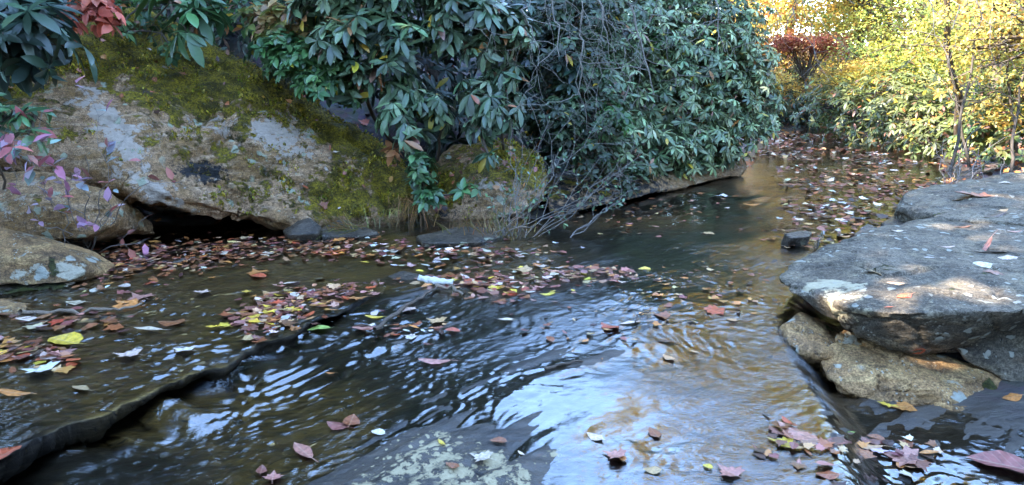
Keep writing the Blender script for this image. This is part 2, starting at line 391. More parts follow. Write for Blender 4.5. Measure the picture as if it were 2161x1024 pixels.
forest = np.where(inn, 0, sstep(0.05, 0.5, DD))
silt = np.clip(wb(850, 540, .7) + wb(1000, 550, .7) + wb(400, 600, .8) + wb(200, 720, .7) + wb(640, 800, .3) * .3 + wb(600, 900, .4) * .55 + wb(300, 830, .3) * .6 + wb(700, 880, .3) * .4 + wb(1640, 360, 1.0) + 0.6 * wb(1350, 460, 1.0), 0, 1)
cav = water_z(x, y, False) - GV[:, 2]
silt = silt * sstep(-0.006, 0.004, cav) * (1 - .8 * wb(1150, 780, .45))
t = NT('stream_bed_rock'); c = t.pos()
ang = math.atan2(FL[1], FL[0])
cs = t.map(c, (2.5, 11, 6), (0, 0, -ang))
n1 = t.noise(c, 1.9, 6, 0.6, 0.4); n2 = t.noise(cs, 2.0, 8, 0.68, 0.8); n3 = t.noise(c, 38, 5, 0.7)
col = t.mix(t.rng(n1, .35, .65), (0.038, 0.034, 0.030), (0.075, 0.06, 0.045))
col = t.mix(t.rng(t.math('ADD', t.attr('silt'), t.math('SUBTRACT', n1, 0.5)), 0.25, 0.7), col, t.mix(t.rng(n2, .35, .65), (0.42, 0.27, 0.085), (0.10, 0.068, 0.032)))
col = t.mix(t.rng(n2, .58, .70), col, (0.15, 0.115, 0.075))
col = t.mix(t.rng(n2, .42, .34), col, (0.016, 0.014, 0.012))
col = t.mix(0.5, col, t.mix(n3, (0.3, 0.3, 0.3), (1.6, 1.6, 1.6)), 'MULTIPLY')
dn = t.n('VectorMath', {0: c, 1: t.n('VectorMath', {0: t.n('TexNoise', {'Vector': c, 'Scale': 22.0, 'Detail': 5.0}).outputs['Color'], 3: 0.03}, operation='SCALE').outputs[0]}, operation='ADD').outputs[0]
sp1 = t.rng(t.math('SUBTRACT', t.voro(dn, 30), t.math('MULTIPLY', t.attr('lichen'), 0.30)), 0.10, 0.06)
sp2 = t.rng(t.math('SUBTRACT', t.voro(dn, 11), t.math('MULTIPLY', t.attr('lichen'), 0.42)), 0.04, -0.01)
lmn = t.rng(t.math('ADD', t.noise(dn, 15, 7, 0.72, .3), t.math('MULTIPLY', t.attr('lichen'), 0.20)), 0.69, 0.72)
lm = t.math('MULTIPLY', t.math('MAXIMUM', t.math('MULTIPLY', sp1, t.rng(n1, .45, .6)), lmn), t.rng(t.attr('lichen'), 0.08, 0.25))
lcol = t.mix(t.noise(c, 120, 4, 0.8), (0.22, 0.17, 0.09), (0.52, 0.43, 0.26))
col = t.mix(lm, col, lcol)
fn_ = t.voro(c, 14, out='Color'); hs = t.n('HueSaturation', {'Color': t.mix(0.35, (0.11, 0.06, 0.035), fn_), 'Saturation': 0.55, 'Value': 0.30}).outputs[0]
col = t.mix(t.attr('forest'), col, t.mix(t.noise(c, 5, 6, .7), (0.035, 0.022, 0.014), hs))
col = t.mix(t.math('MULTIPLY', t.attr('riser_shade'), .95), col, t.mix(t.rng(t.noise(t.map(c, (14, 14, 70)), 1.0, 5, .7), .4, .7), (0.005, 0.004, 0.003), (0.018, 0.014, 0.010)))  # shade of the step face put into the rock colour
rgh = t.math('ADD', t.math('MULTIPLY', t.math('MAXIMUM', t.attr('forest'), t.attr('riser_shade')), 0.55), t.math('ADD', t.math('MULTIPLY', lm, 0.45), t.math('ADD', 0.22, t.math('MULTIPLY', n3, 0.18))))
hh = t.math('ADD', t.math('MULTIPLY', n2, 1.1), t.math('ADD', t.math('MULTIPLY', n3, 0.25), t.math('MULTIPLY', lm, 0.15)))
M_bed = t.done(t.bsdf(col, rgh, t.bump(hh, 0.9, 0.016), t.math('SUBTRACT', 0.5, t.math('MULTIPLY', t.attr('riser_shade'), 0.42))))
g_me = nmesh('ground', GV, GF, True, {'riser_shade': RISER_SHADE, 'lichen': lich, 'forest': forest, 'silt': silt})
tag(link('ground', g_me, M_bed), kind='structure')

# water
wx = axis(-3.9, 3.6, 0.0085, -9, 40, 1.07); wy = rows(1.6, 8.5, 0.0032, 0.3, 28)
WV, WF = sheet(wx, wy, water_z)
fc = WV[WF].mean(1); _, _, ddf = base_height(fc[:, 0], fc[:, 1]); innf = inpoly(fc[:, 0], fc[:, 1], CH)
dW, sW, _ = polydist(fc[:, 0], fc[:, 1], STEP); pW = polydist(fc[:, 0], fc[:, 1], STEP)[2]
cW = np.zeros(len(fc), bool)
for cx, cy, r in CASC:
    c_ = at_z(cx, cy, -.03)[:2]; cW |= (fc[:, 0] - c_[0]) ** 2 + (fc[:, 1] - c_[1]) ** 2 < r * r
keep = (innf | (ddf < 0.35)) & ~((np.where(sW > 0, dW, -dW) > -0.014) & (np.where(sW > 0, dW, -dW) < 0.05) & (pW < .97) & ~cW & (step_width(fc[:, 0], fc[:, 1]) < .04))
WF = WF[keep]
used = np.zeros(len(WV), bool); used[WF.ravel()] = True; idx = np.cumsum(used) - 1; WF = idx[WF]; WV = WV[used]
WV = undercut(WV, True); x, y = WV[:, 0], WV[:, 1]
dS, sS, pS = polydist(x, y, STEP)
foam = 0
for a, b, r in ((560, 742, .05), (540, 748, .05), (455, 790, .06), (470, 775, .05), (375, 850, .035), (1690, 760, .07), (1720, 810, .07), (1745, 850, .05), (260, 900, .03)):
    foam = foam + 0.35 * wb(a, b, r * .8)
ripple_r = np.clip(wb(1690, 720, .45) + wb(1560, 880, .5) + wb(1620, 560, .6) + wb(1700, 820, .35), 0, 1)
calm = np.clip(wb(1180, 850, .30) + wb(1000, 900, .22) + wb(1850, 900, .35) + wb(1450, 440, 1.2), 0, 1)
t = NT('stream_water'); c0 = t.pos()
c = t.n('VectorMath', {0: c0, 1: t.n('VectorMath', {0: t.n('TexNoise', {'Vector': c0, 'Scale': 2.4, 'Detail': 3.0}).outputs['Color'], 3: 0.22}, operation='SCALE').outputs[0]}, operation='ADD').outputs[0]
m1 = t.map(c, (16, 38, 16), (0, 0, -ang)); m2 = t.map(c, (45, 85, 45), (0, 0, -ang - 0.35))
w1 = t.noise(m1, 1.0, 4, 0.6, 1.2); w2 = t.noise(m2, 1.0, 3, 0.55, 0.8)
m3 = t.map(c, (45, 45, 45), (0, 0, 0)); w3 = t.noise(m3, 1.0, 3, 0.5, 1.5)
amp = t.math('SUBTRACT', 1.0, t.math('MULTIPLY', t.attr('calm'), 0.8))
patch = t.rng(t.noise(c, 1.6, 3), 0.35, 0.65, 0.35, 1.0)
hgt = t.math('ADD', t.math('MULTIPLY', w1, 1.0), t.math('ADD', t.math('MULTIPLY', w2, 0.55), t.math('MULTIPLY', t.math('MULTIPLY', w3, t.attr('rip')), 0.9)))
hgt = t.math('MULTIPLY', hgt, t.math('MULTIPLY', amp, patch))
bn = t.bump(hgt, 0.45, 0.008)
fr = t.n('Fresnel', {'IOR': 2.25, 'Normal': bn})
gl = t.n('BsdfGlossy', {'Color': (1, 1, 1), 'Roughness': 0.015, 'Normal': bn})
tp = t.n('BsdfTransparent', {'Color': (0.90, 0.84, 0.70)})
mx = t.n('MixShader', {0: fr.outputs[0], 1: tp.outputs[0], 2: gl.outputs[0]})
fm = t.math('MULTIPLY', t.attr('foam'), t.rng(t.noise(t.map(c, (1, 1, 1)), 70, 4, .7), 0.42, 0.60), clamp=True)
fo = t.n('BsdfDiffuse', {'Color': (0.75, 0.78, 0.82)})
mx2 = t.n('MixShader', {0: t.math('MULTIPLY', fm, 0.6), 1: mx.outputs[0], 2: fo.outputs[0]})
M_water = t.done(mx2)
tag(link('water', nmesh('water', WV, WF, True, {'foam': np.clip(foam, 0, 1), 'rip': ripple_r, 'calm': calm}), M_water), kind='structure')
#SECTION2
# ------------------------------------------------------------------ rocks
def remesh(hulls, voxel, smooth_it=6):
    bm = bmesh.new()
    for pts in hulls:
        vs = [bm.verts.new(tuple(p)) for p in pts]
        r = bmesh.ops.convex_hull(bm, input=vs)
        kill = [g for g in set(r['geom_interior'] + r['geom_unused']) if isinstance(g, bmesh.types.BMVert) and g.is_valid]
        bmesh.ops.delete(bm, geom=kill, context='VERTS')
    me = bpy.data.meshes.new('tmp'); bm.to_mesh(me); bm.free()
    o = bpy.data.objects.new('tmp', me); COL.objects.link(o)
    m = o.modifiers.new('r', 'REMESH'); m.mode = 'VOXEL'; m.voxel_size = voxel
    s = o.modifiers.new('s', 'SMOOTH'); s.iterations = smooth_it; s.factor = 0.5
    dg = bpy.context.evaluated_depsgraph_get(); ev = o.evaluated_get(dg); em = ev.to_mesh()
    n = len(em.vertices); V = np.empty(n * 3, np.float32); em.vertices.foreach_get('co', V); V = V.reshape(-1, 3).astype(float)
    N = np.empty(n * 3, np.float32); em.vertices.foreach_get('normal', N); N = N.reshape(-1, 3).astype(float)
    k = len(em.loops); L = np.empty(k, np.int32); em.loops.foreach_get('vertex_index', L)
    tot = np.empty(len(em.polygons), np.int32); em.polygons.foreach_get('loop_total', tot)
    assert (tot == 4).all()
    ev.to_mesh_clear(); bpy.data.objects.remove(o); bpy.data.meshes.remove(me)
    return V, N, L.reshape(-1, 4)
def P3(lst):
    """(px, py, Y) -> points"""
    a = np.array(lst, float); return at_y(a[:, 0], a[:, 1], a[:, 2])
def PZ(lst):
    a = np.array(lst, float); return np.array([at_z(p[0], p[1], p[2]) for p in a])
def cells(P, f, seed):
    Q = P * f; i0 = np.floor(Q).astype(np.int64); best = np.full(len(P), 9.); sec = best.copy(); val = np.zeros(len(P))
    for a in (-1, 0, 1):
        for b in (-1, 0, 1):
            for c in (-1, 0, 1):
                i, j, k = i0[:, 0] + a, i0[:, 1] + b, i0[:, 2] + c
                d = (i + _h(i, j, k, seed) - Q[:, 0]) ** 2 + (j + _h(i, j, k, seed + 1) - Q[:, 1]) ** 2 + (k + _h(i, j, k, seed + 2) - Q[:, 2]) ** 2
                m = d < best; sec = np.where(m, best, np.minimum(sec, d)); best = np.where(m, d, best); val = np.where(m, _h(i, j, k, seed + 3), val)
    return val - .5, np.sqrt(sec) - np.sqrt(best)
def rock(name, hulls, mat, voxel=0.03, smooth_it=6, amp=(0.06, 0.9), strat=None, masks=None, seed=0, fine=0.012, ledges=0.0, post=None, chip=None):
    V, N, Q = remesh(hulls, voxel, smooth_it)
    if chip: W = V + .25 / chip[0] * np.stack([fbm(V * chip[0], 2, seed + 60 + q) for q in range(3)], -1); cv, ce = cells(W * np.array([1, 1, chip[2]]), chip[0], seed + 50); V = V + N * (chip[1] * cv - chip[3] * sstep(.10, .0, ce) * sstep(-.15, .15, fbm(V * 1.3, 2, seed + 70)))[:, None]
    a, f = amp
    V = V + N * (a * fbm(V * f, 5, seed))[:, None]
    if strat is not None:                                   # strata: direction vector across the beds, beds per metre, depth
        d, per, dep = strat; d = np.array(d, float); d /= np.linalg.norm(d)
        s = V @ d * per + 0.8 * fbm(V * 0.9, 3, seed + 9)
        q = vnoise(np.stack([s, 0 * s + 0.5, fbm(V * .6, 2, seed + 4) * 1.5], -1), seed + 3)
        k = np.abs(s - np.floor(s) - 0.5) * 2
        V = V + N * (dep * q - dep * 0.8 * sstep(0.86, 1.0, k) * sstep(-.2, .3, fbm(V * 1.7, 2, seed + 8)))[:, None]
    if fine: V = V + N * (fine * fbm(V * 9, 4, seed + 20) + fine * 0.5 * np.abs(fbm(V * 22, 3, seed + 25)))[:, None]
    if post is not None: V = post(V, N)
    px, py, _ = proj(V)
    at = {'pale': np.zeros(len(V)), 'moss': np.zeros(len(V)), 'dark': np.zeros(len(V)), 'crust': np.zeros(len(V))}
    if masks: 
        for k, v in masks(px, py, V, N).items(): at[k] = np.clip(v, 0, 1) + 0 * px
    c = V.mean(0); c[2] = V[:, 2].min()
    rock.last = (V, N, at)
    o = link(name, nmesh(name, V - c, Q, True, at), mat, None, tuple(c))
    return o
def B(px, py, cx, cy, rx, ry, a=0): return blob(px, py, cx, cy, rx, ry, a)

ROCKS = []
# big mossy boulder on the left
front = P3([(-260, 60, 5.6), (-200, 290, 5.0), (0, 130, 5.75), (0, 300, 5.05), (150, 50, 6.5), (200, 335, 5.12), (320, 20, 7.0), (480, 125, 6.75), (640, 200, 6.6), (740, 262, 6.5), (815, 335, 6.35), (850, 385, 6.2), (856, 440, 6.05),
            (820, 462, 5.9), (700, 470, 5.62), (560, 484, 5.42), (470, 482, 5.36), (415, 455, 5.28), (300, 400, 5.16), (600, 330, 5.85), (330, 250, 5.75), (450, 400, 5.38)])
back = np.concatenate([front[:13] + np.array([0.1, 1.3, -0.5]), front[13:18] + np.array([0, 1.4, -0.1])])
lower = P3([(262, 392, 5.02), (300, 386, 5.06), (400, 415, 5.10), (480, 448, 5.14), (600, 462, 5.32), (700, 468, 5.5), (640, 484, 5.48), (480, 488, 5.24), (420, 470, 5.16), (350, 440, 5.08), (280, 415, 5.02)])
lower = np.concatenate([lower, lower + np.array([0.05, 0.9, 0.08])])
def bmask(px, py, V, N):
    pale = (B(px, py, 215, 235, 90, 32, 48) * 0.68 + B(px, py, 600, 270, 80, 50, 30) * 0.58 + B(px, py, 260, 300, 60, 40, 45) * .5 + B(px, py, 340, 415, 70, 26, 25) * 0.75 + B(px, py, 520, 285, 150, 60, 15) * .38 + B(px, py, 300, 330, 120, 60, 30) * .25 + B(px, py, 760, 340, 30, 40) * .5
            + B(px, py, 355, 140, 25, 12) * .5 + B(px, py, 395, 180, 40, 20) * .4)
    top = sstep(0.25, 0.75, N[:, 2])
    ridge = -(py - np.interp(px, [0, 150, 320, 480, 640, 740, 815, 860], [140, 60, 40, 130, 205, 262, 335, 400]))
    moss = 0.62 * sstep(-120, -20, ridge) + 0.3 * top + B(px, py, 330, 130, 170, 70, 20) * .42 + B(px, py, 740, 430, 90, 60, 20) * 0.62 + B(px, py, 700, 250, 70, 25, 35) * .5 + B(px, py, 360, 200, 80, 30) * .3 + B(px, py, 840, 400, 25, 70) * .4 \
        + B(px, py, 420, 250, 260, 120, 25) * 0.16
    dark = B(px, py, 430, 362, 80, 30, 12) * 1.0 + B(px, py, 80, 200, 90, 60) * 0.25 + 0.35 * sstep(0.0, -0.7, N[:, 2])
    return {'pale': pale, 'moss': moss - 0.4 * pale, 'dark': dark, 'crust': 0.5 + B(px, py, 700, 370, 90, 60) * .5 - dark}
STR = np.array([0.45, -0.15, 1.0])
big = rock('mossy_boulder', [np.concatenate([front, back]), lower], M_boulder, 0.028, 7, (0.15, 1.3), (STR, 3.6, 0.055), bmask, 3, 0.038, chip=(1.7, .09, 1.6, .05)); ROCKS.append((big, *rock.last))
tag(big, 'huge tilted boulder with moss, pale lichen and a black stain, overhanging the stream', 'boulder')
f2 = P3([(900, 345, 6.7), (960, 305, 6.9), (1080, 298, 6.8), (1142, 335, 6.6), (1155, 380, 6.4), (1145, 420, 6.2), (1100, 452, 6.05), (1000, 470, 6.0), (900, 476, 6.05), (868, 440, 6.3), (1010, 380, 6.2)])
o = rock('mossy_boulder', [np.concatenate([f2, f2[:9] + np.array([0, 1.0, -0.35])])], M_boulder, 0.028, 6, (0.09, 1.4), (STR, 4, 0.03), lambda px, py, V, N: {
    'pale': B(px, py, 1035, 390, 60, 16, 12) * .75, 'moss': B(px, py, 1090, 345, 80, 50) * .75 + 0.3 * sstep(.3, .8, N[:, 2]) + B(px, py, 930, 390, 60, 50) * .45, 'dark': B(px, py, 940, 450, 120, 30) * .6, 'crust': 0.5 + 0 * px}, 11, 0.016)
tag(o, 'rounded mossy boulder under the drooping rhododendron, right of the huge tilted one', 'boulder')
ROCKS.append((o, *rock.last))
f3 = P3([(-260, 330, 5.2), (0, 352, 5.05), (60, 360, 5.0), (160, 378, 4.95), (235, 405, 4.9), (248, 440, 4.8), (235, 480, 4.72), (180, 505, 4.62), (60, 520, 4.6), (-100, 530, 4.5), (-260, 520, 4.5), (90, 430, 4.62)])
o = rock('boulder', [np.concatenate([f3, f3[:6] + np.array([0, 0.5, -0.3])])], M_boulder, 0.022, 5, (0.06, 1.6), (STR, 4, 0.02), lambda px, py, V, N: {
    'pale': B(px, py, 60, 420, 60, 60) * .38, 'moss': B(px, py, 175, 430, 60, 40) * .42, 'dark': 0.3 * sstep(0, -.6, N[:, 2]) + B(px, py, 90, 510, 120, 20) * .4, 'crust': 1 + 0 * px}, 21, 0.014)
tag(o, 'brown boulder speckled with lichen behind the pink-leaved sapling, at the left edge', 'boulder')
f4 = P3([(-160, 470, 4.3), (0, 482, 4.25), (60, 506, 4.2), (125, 522, 4.18), (172, 552, 4.12), (178, 575, 4.08), (140, 598, 4.0), (60, 606, 3.92), (0, 600, 3.9), (-160, 600, 3.85), (60, 540, 4.0)])
o = rock('boulder', [np.concatenate([f4, f4[:6] + np.array([0, 0.35, -0.12])])], M_stone, 0.016, 4, (0.03, 2.5), (STR, 7, 0.01), lambda px, py, V, N: {
    'pale': B(px, py, 60, 575, 90, 18, -8) * .62 + B(px, py, 150, 575, 30, 22) * .7, 'moss': B(px, py, 110, 560, 14, 26) * .6, 'dark': B(px, py, 0, 545, 50, 30) * .25, 'crust': 1 + 0 * px}, 31, 0.010)
tag(o, 'grey and orange lichened rock at the left edge resting on a dark mossy stone', 'rock')
f5 = P3([(-160, 590, 4.0), (60, 598, 4.0), (128, 600, 4.02), (135, 640, 3.85), (110, 668, 3.7), (0, 690, 3.55), (-160, 690, 3.5)])
o = rock('boulder', [np.concatenate([f5, f5[:3] + np.array([0, 0.4, 0])])], M_darkrock, 0.018, 3, (0.03, 2.5), None, lambda px, py, V, N: {'moss': B(px, py, 60, 610, 100, 20) * .6, 'crust': .2 + 0 * px}, 41, 0.010)
tag(o, 'dark mossy stone in the water under the lichened rock at the left edge', 'rock')
f5 = P3([(-80, 640, 3.6), (0, 634, 3.62), (50, 645, 3.6), (62, 668, 3.5), (20, 690, 3.4), (-80, 700, 3.3)])
o = rock('stone', [np.concatenate([f5, f5[:3] + np.array([0, 0.25, -.05])])], M_stone, 0.016, 3, (0.02, 3), None, lambda px, py, V, N: {'crust': .7 + 0 * px}, 43, 0.008)
tag(o, 'small tan stone at the left edge in front of the dark mossy stone', 'stone')
f6 = P3([(1150, 400, 6.6), (1250, 380, 7.4), (1400, 360, 8.3), (1500, 338, 8.7), (1562, 333, 9.0), (1572, 350, 8.9), (1568, 372, 8.75), (1480, 392, 8.1), (1400, 402, 7.75), (1250, 430, 6.9), (1160, 462, 6.2)])
o = rock('bank_rock', [np.concatenate([f6, f6[:6] + np.array([-0.2, 1.2, 0])])], M_boulder, 0.03, 6, (0.10, 1.2), ((0, 0, 1), 4, 0.05), lambda px, py, V, N: {
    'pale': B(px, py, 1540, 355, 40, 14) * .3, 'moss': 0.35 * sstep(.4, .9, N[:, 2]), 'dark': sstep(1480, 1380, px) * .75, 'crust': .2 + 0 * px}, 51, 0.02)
tag(o, 'long low brown rock shelf under the big rhododendron mass along the far bank', 'rock')
for i, (pts, lab) in enumerate([([(598, 488, 5.25), (630, 466, 5.3), (655, 458, 5.32), (680, 478, 5.25), (672, 492, 5.15), (610, 496, 5.12)], 'small dark pointed stone at the foot of the huge mossy boulder'),
                     ([(676, 482, 5.3), (720, 462, 5.5), (760, 476, 5.45), (800, 492, 5.35), (740, 500, 5.2), (680, 498, 5.15)], 'low dark stone beside the dry grass at the foot of the huge mossy boulder'),
                     ([(880, 500, 5.2), (960, 478, 5.45), (1040, 482, 5.5), (1060, 500, 5.3), (1000, 512, 5.05), (890, 512, 5.0)], 'flat wet dark stone below the sapling, strewn with leaves'),
                     ([(1805, 490, 4.75), (1830, 470, 4.9), (1858, 480, 4.9), (1862, 508, 4.7), (1825, 518, 4.6), (1800, 505, 4.65)], 'small black stone left of the notch between the two ledge slabs'),
                     ([(1862, 470, 5.0), (1885, 455, 5.3), (1930, 460, 5.2), (1920, 478, 4.95), (1870, 484, 4.9)], 'dark blue-grey stone wedged under the tip of the upper ledge slab'),
                     ([(1655, 492, 4.86), (1690, 486, 5.0), (1715, 490, 4.96), (1708, 500, 4.85), (1668, 503, 4.8)], 'flat dark stone among the leaves where the stream narrows'),
                     ([(800, 590, 4.25), (850, 572, 4.4), (885, 580, 4.35), (880, 600, 4.15), (820, 608, 4.1)], 'low grey stone left of the curled white bark in mid stream')]):
    p = P3(pts); 
    o = rock('stone', [np.concatenate([p, p + np.array([0, 0.06, -0.10])])], M_darkrock, 0.011, 3, (0.015, 4), None, lambda px, py, V, N: {'crust': .3 + 0 * px}, 60 + i, 0.007)
    tag(o, lab, 'stone')

# the grey ledge on the right
def flat_top(z0, slope):
    def f(V, N):
        q = fbm(np.stack([V[:, 0] * 1.1, V[:, 1] * 1.7, 0 * V[:, 0]], -1), 4, 66) * 3; q = (np.floor(q) + sstep(.3, .7, q - np.floor(q))) / 3
        zt = z0 + slope * (V[:, 1] - 4.5) + .045 * q - .10 * np.exp(-((V[:, 0] - 1.3) / .35) ** 2) * (z0 < .35)
        V = V.copy(); V[:, 2] = np.where(V[:, 2] > zt, zt + (V[:, 2] - zt) * .3, V[:, 2]); return V
    return f
A_top = PZ([(1645, 590, .19), (1660, 562, .22), (1750, 540, .26), (1850, 515, .27), (1870, 480, .30), (1960, 462, .30), (2161, 452, .30), (2700, 455, .30), (2700, 640, .30), (2161, 655, .28), (2000, 640, .26), (1900, 660, .24), (1800, 640, .235)])
A_bot = P3([(1656, 600, 3.45), (1664, 618, 3.36), (1705, 642, 3.25), (1790, 692, 3.05), (1870, 725, 2.98), (1950, 748, 2.96), (2040, 742, 3.0), (2161, 735, 3.05), (2500, 740, 3.1)])
A_back = PZ([(1700, 565, .10), (1870, 500, .05), (2000, 470, .0), (2700, 460, .0)])
A2 = P3([(1980, 640, 3.05), (2161, 650, 2.98), (2500, 670, 2.95), (2700, 700, 3.0), (2020, 748, 2.96), (2100, 790, 2.86), (2161, 835, 2.78), (2500, 870, 2.75), (2700, 880, 2.75), (2050, 745, 3.4), (2500, 640, 4.2), (2500, 760, 4.2)])
def amask(px, py, V, N):
    pale = B(px, py, 1760, 620, 80, 42, 25) * .55 + B(px, py, 1830, 600, 120, 24) * .15
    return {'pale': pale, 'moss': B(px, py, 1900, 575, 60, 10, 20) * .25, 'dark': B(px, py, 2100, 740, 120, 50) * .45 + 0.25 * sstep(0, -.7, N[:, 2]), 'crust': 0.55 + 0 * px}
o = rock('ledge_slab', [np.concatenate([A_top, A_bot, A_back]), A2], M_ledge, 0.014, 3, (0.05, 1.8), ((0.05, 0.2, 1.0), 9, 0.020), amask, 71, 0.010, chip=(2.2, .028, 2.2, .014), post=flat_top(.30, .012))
tag(o, 'broad grey flat-topped ledge slab on the right with a pale sunlit nose', 'rock ledge')
B_top = PZ([(1900, 425, .30), (1915, 405, .34), (1960, 392, .36), (2050, 376, .38), (2161, 366, .40), (2700, 360, .42), (2700, 470, .36), (2161, 470, .33), (2000, 462, .31), (1970, 455, .30)])
B_bot = P3([(1902, 440, 5.05), (1940, 455, 4.95), (1975, 462, 4.9)])
B_und = np.concatenate([B_top[:3] + [0, .1, -.32], B_top[4:6] + [0, 0, -.4], B_top[6:10] + [0, -.05, -.3], B_bot + [0.1, 0.15, -0.08]])
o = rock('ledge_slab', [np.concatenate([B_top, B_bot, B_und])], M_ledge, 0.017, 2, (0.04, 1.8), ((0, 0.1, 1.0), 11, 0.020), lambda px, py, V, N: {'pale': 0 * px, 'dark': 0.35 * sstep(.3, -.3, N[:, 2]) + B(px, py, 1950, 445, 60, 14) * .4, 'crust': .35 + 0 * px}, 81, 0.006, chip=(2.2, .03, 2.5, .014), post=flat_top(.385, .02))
tag(o, 'upper grey ledge slab behind the broad one, with a dark undercut tip', 'rock ledge')
C = P3([(1650, 714, 3.14), (1656, 686, 3.22), (1690, 660, 3.34), (1740, 676, 3.38), (1790, 700, 3.34), (1790, 745, 3.05), (1740, 752, 2.98), (1700, 744, 2.98), (1670, 728, 3.05)])
o = rock('stone', [np.concatenate([C, C[:5] + [0, .2, -.15], C[5:] + [0, .1, -.12]])], M_stone, 0.011, 4, (0.015, 3), None, lambda px, py, V, N: {'moss': B(px, py, 1740, 700, 40, 25) * .4, 'pale': B(px, py, 1750, 690, 40, 12) * .3, 'crust': .5 + 0 * px}, 91, 0.007, chip=(7, .035, 1, .010))
tag(o, 'small brown stone wedged between the ledge and the long lichened block', 'stone')
D = P3([(1726, 765, 2.96), (1742, 728, 3.05), (1780, 696, 3.16), (1830, 704, 3.18), (1900, 728, 3.14), (1975, 745, 3.08), (2040, 765, 3.02), (2120, 790, 2.92), (2142, 840, 2.80), (2136, 892, 2.68), (2100, 932, 2.58),
        (2005, 918, 2.62), (1930, 882, 2.70), (1865, 852, 2.75), (1785, 832, 2.79), (1738, 800, 2.86), (1960, 820, 2.72), (1850, 775, 2.86)])
o = rock('lichened_block', [np.concatenate([D, D[1:8] + [.02, .10, -.2], D[8:11] + [.06, .12, -.05]])], M_stone, 0.011, 2, (0.022, 2.5), (STR, 8, 0.006), lambda px, py, V, N: {
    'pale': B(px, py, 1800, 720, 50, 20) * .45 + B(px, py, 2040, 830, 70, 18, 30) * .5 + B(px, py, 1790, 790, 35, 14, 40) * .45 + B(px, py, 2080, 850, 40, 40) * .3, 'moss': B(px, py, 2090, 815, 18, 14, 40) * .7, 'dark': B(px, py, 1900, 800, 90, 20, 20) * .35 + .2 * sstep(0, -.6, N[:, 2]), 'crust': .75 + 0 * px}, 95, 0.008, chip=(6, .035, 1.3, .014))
tag(o, 'long brown block mottled with lichen lying in front of the ledge on the right', 'stone')
E = P3([(2010, 775, 3.1), (2060, 768, 3.2), (2161, 790, 3.2), (2600, 800, 3.3), (2600, 850, 2.9), (2161, 845, 2.86), (2110, 820, 2.9)])
o = rock('stone', [np.concatenate([E, E + [0, .1, -.15]])], M_darkrock, 0.014, 3, (0.02, 3), None, lambda px, py, V, N: {'crust': .2 + 0 * px, 'pale': B(px, py, 2100, 785, 40, 10) * .4}, 99, 0.007)
tag(o, 'low dark shelf of rock under the right end of the broad ledge', 'rock ledge')

# ------------------------------------------------------------------ plants: leaves, twigs, crowns
def leaf_tpl(kind):
    """template: verts (n,3) with length along +Y from 0 to 1, quads"""
    if kind == 'diamond':
        return np.array([(0, 0, 0), (.32, .5, .03), (0, 1, -.06), (-.32, .5, .03)], float), np.array([(0, 1, 2, 3)])
    if kind == 'oval':
        ys = np.array([0, .3, .68, 1.0]); w = np.array([.02, .25, .2, .0]); dr = .12; fold = .05
    elif kind == 'rhodo':
        ys = np.array([0, .12, .35, .62, .85, 1.0]); w = np.array([.02, .05, .13, .155, .10, .005]); dr = .22; fold = .035
    elif kind == 'rhodo_low':
        ys = np.array([0, .4, .75, 1.0]); w = np.array([.02, .15, .13, .0]); dr = .2; fold = .03
    V = []; Q = []
    for k, (y_, w_) in enumerate(zip(ys, w)):
        z_ = -dr * y_ * y_
        V += [(-w_, y_, z_ + fold * w_ / .15), (0, y_, z_), (w_, y_, z_ + fold * w_ / .15)]
        if k:
            a = 3 * (k - 1); b = 3 * k
            Q += [(a, a + 1, b + 1, b), (a + 1, a + 2, b + 2, b + 1)]
    return np.array(V), np.array(Q)
TPL = {k: leaf_tpl(k) for k in ('diamond', 'oval', 'rhodo', 'rhodo_low')}
def unit(v): return v / np.maximum(np.linalg.norm(v, axis=-1, keepdims=True), 1e-9)
def leaves(pos, d, n, L, kind, cols):
    T, Q = TPL[kind]; d = unit(d); n = unit(n - d * np.sum(n * d, -1, keepdims=True)); x = np.cross(d, n)
    M = np.stack([x, d, n], -1) * np.asarray(L, float)[:, None, None]
    V = np.einsum('nij,vj->nvi', M, T) + pos[:, None, :]
    Fq = Q[None] + (np.arange(len(pos)) * len(T))[:, None, None]
    return V.reshape(-1, 3), Fq.reshape(-1, 4), np.repeat(cols, len(T), 0)
def tubes(paths, sides=5):
    """paths: list of (points (k,3), radii (k,))"""
    Vs, Fs, o = [], [], 0
    an = np.arange(sides) * 2 * np.pi / sides
    for p, r in paths:
        p = np.asarray(p, float); r = np.asarray(r, float); tdir = unit(np.gradient(p, axis=0))
        up = np.where(np.abs(tdir[:, 2:3]) > 0.9, np.array([[1., 0, 0]]), np.array([[0, 0, 1.]]))
        a = unit(np.cross(tdir, up)); b = np.cross(tdir, a)
        ring = p[:, None] + r[:, None, None] * (np.cos(an)[None, :, None] * a[:, None] + np.sin(an)[None, :, None] * b[:, None])
        k = len(p); Vs.append(ring.reshape(-1, 3)); i = np.arange(k * sides).reshape(k, sides) + o
        Fs.append(np.stack([i[:-1], np.roll(i, -1, 1)[:-1], np.roll(i, -1, 1)[1:], i[1:]], -1).reshape(-1, 4)); o += k * sides
    return np.concatenate(Vs), np.concatenate(Fs)
def curve(a, b, r0, r1, n=7, wob=0.1, sag=0.0):
    a = np.asarray(a, float); b = np.asarray(b, float); t_ = np.linspace(0, 1, n)[:, None]
    L = np.linalg.norm(b - a); w = rng.normal(size=(n, 3)) * wob * L * 0.3; w[0] = 0; w[-1] = 0
    w = (w + np.roll(w, 1, 0)) / 2; w[0] = 0; w[-1] = 0
    p = a + (b - a) * t_ + w + np.array([0, 0, 1.0]) * (4 * sag * L * t_ * (1 - t_))
    return p, np.linspace(r0, r1, n)
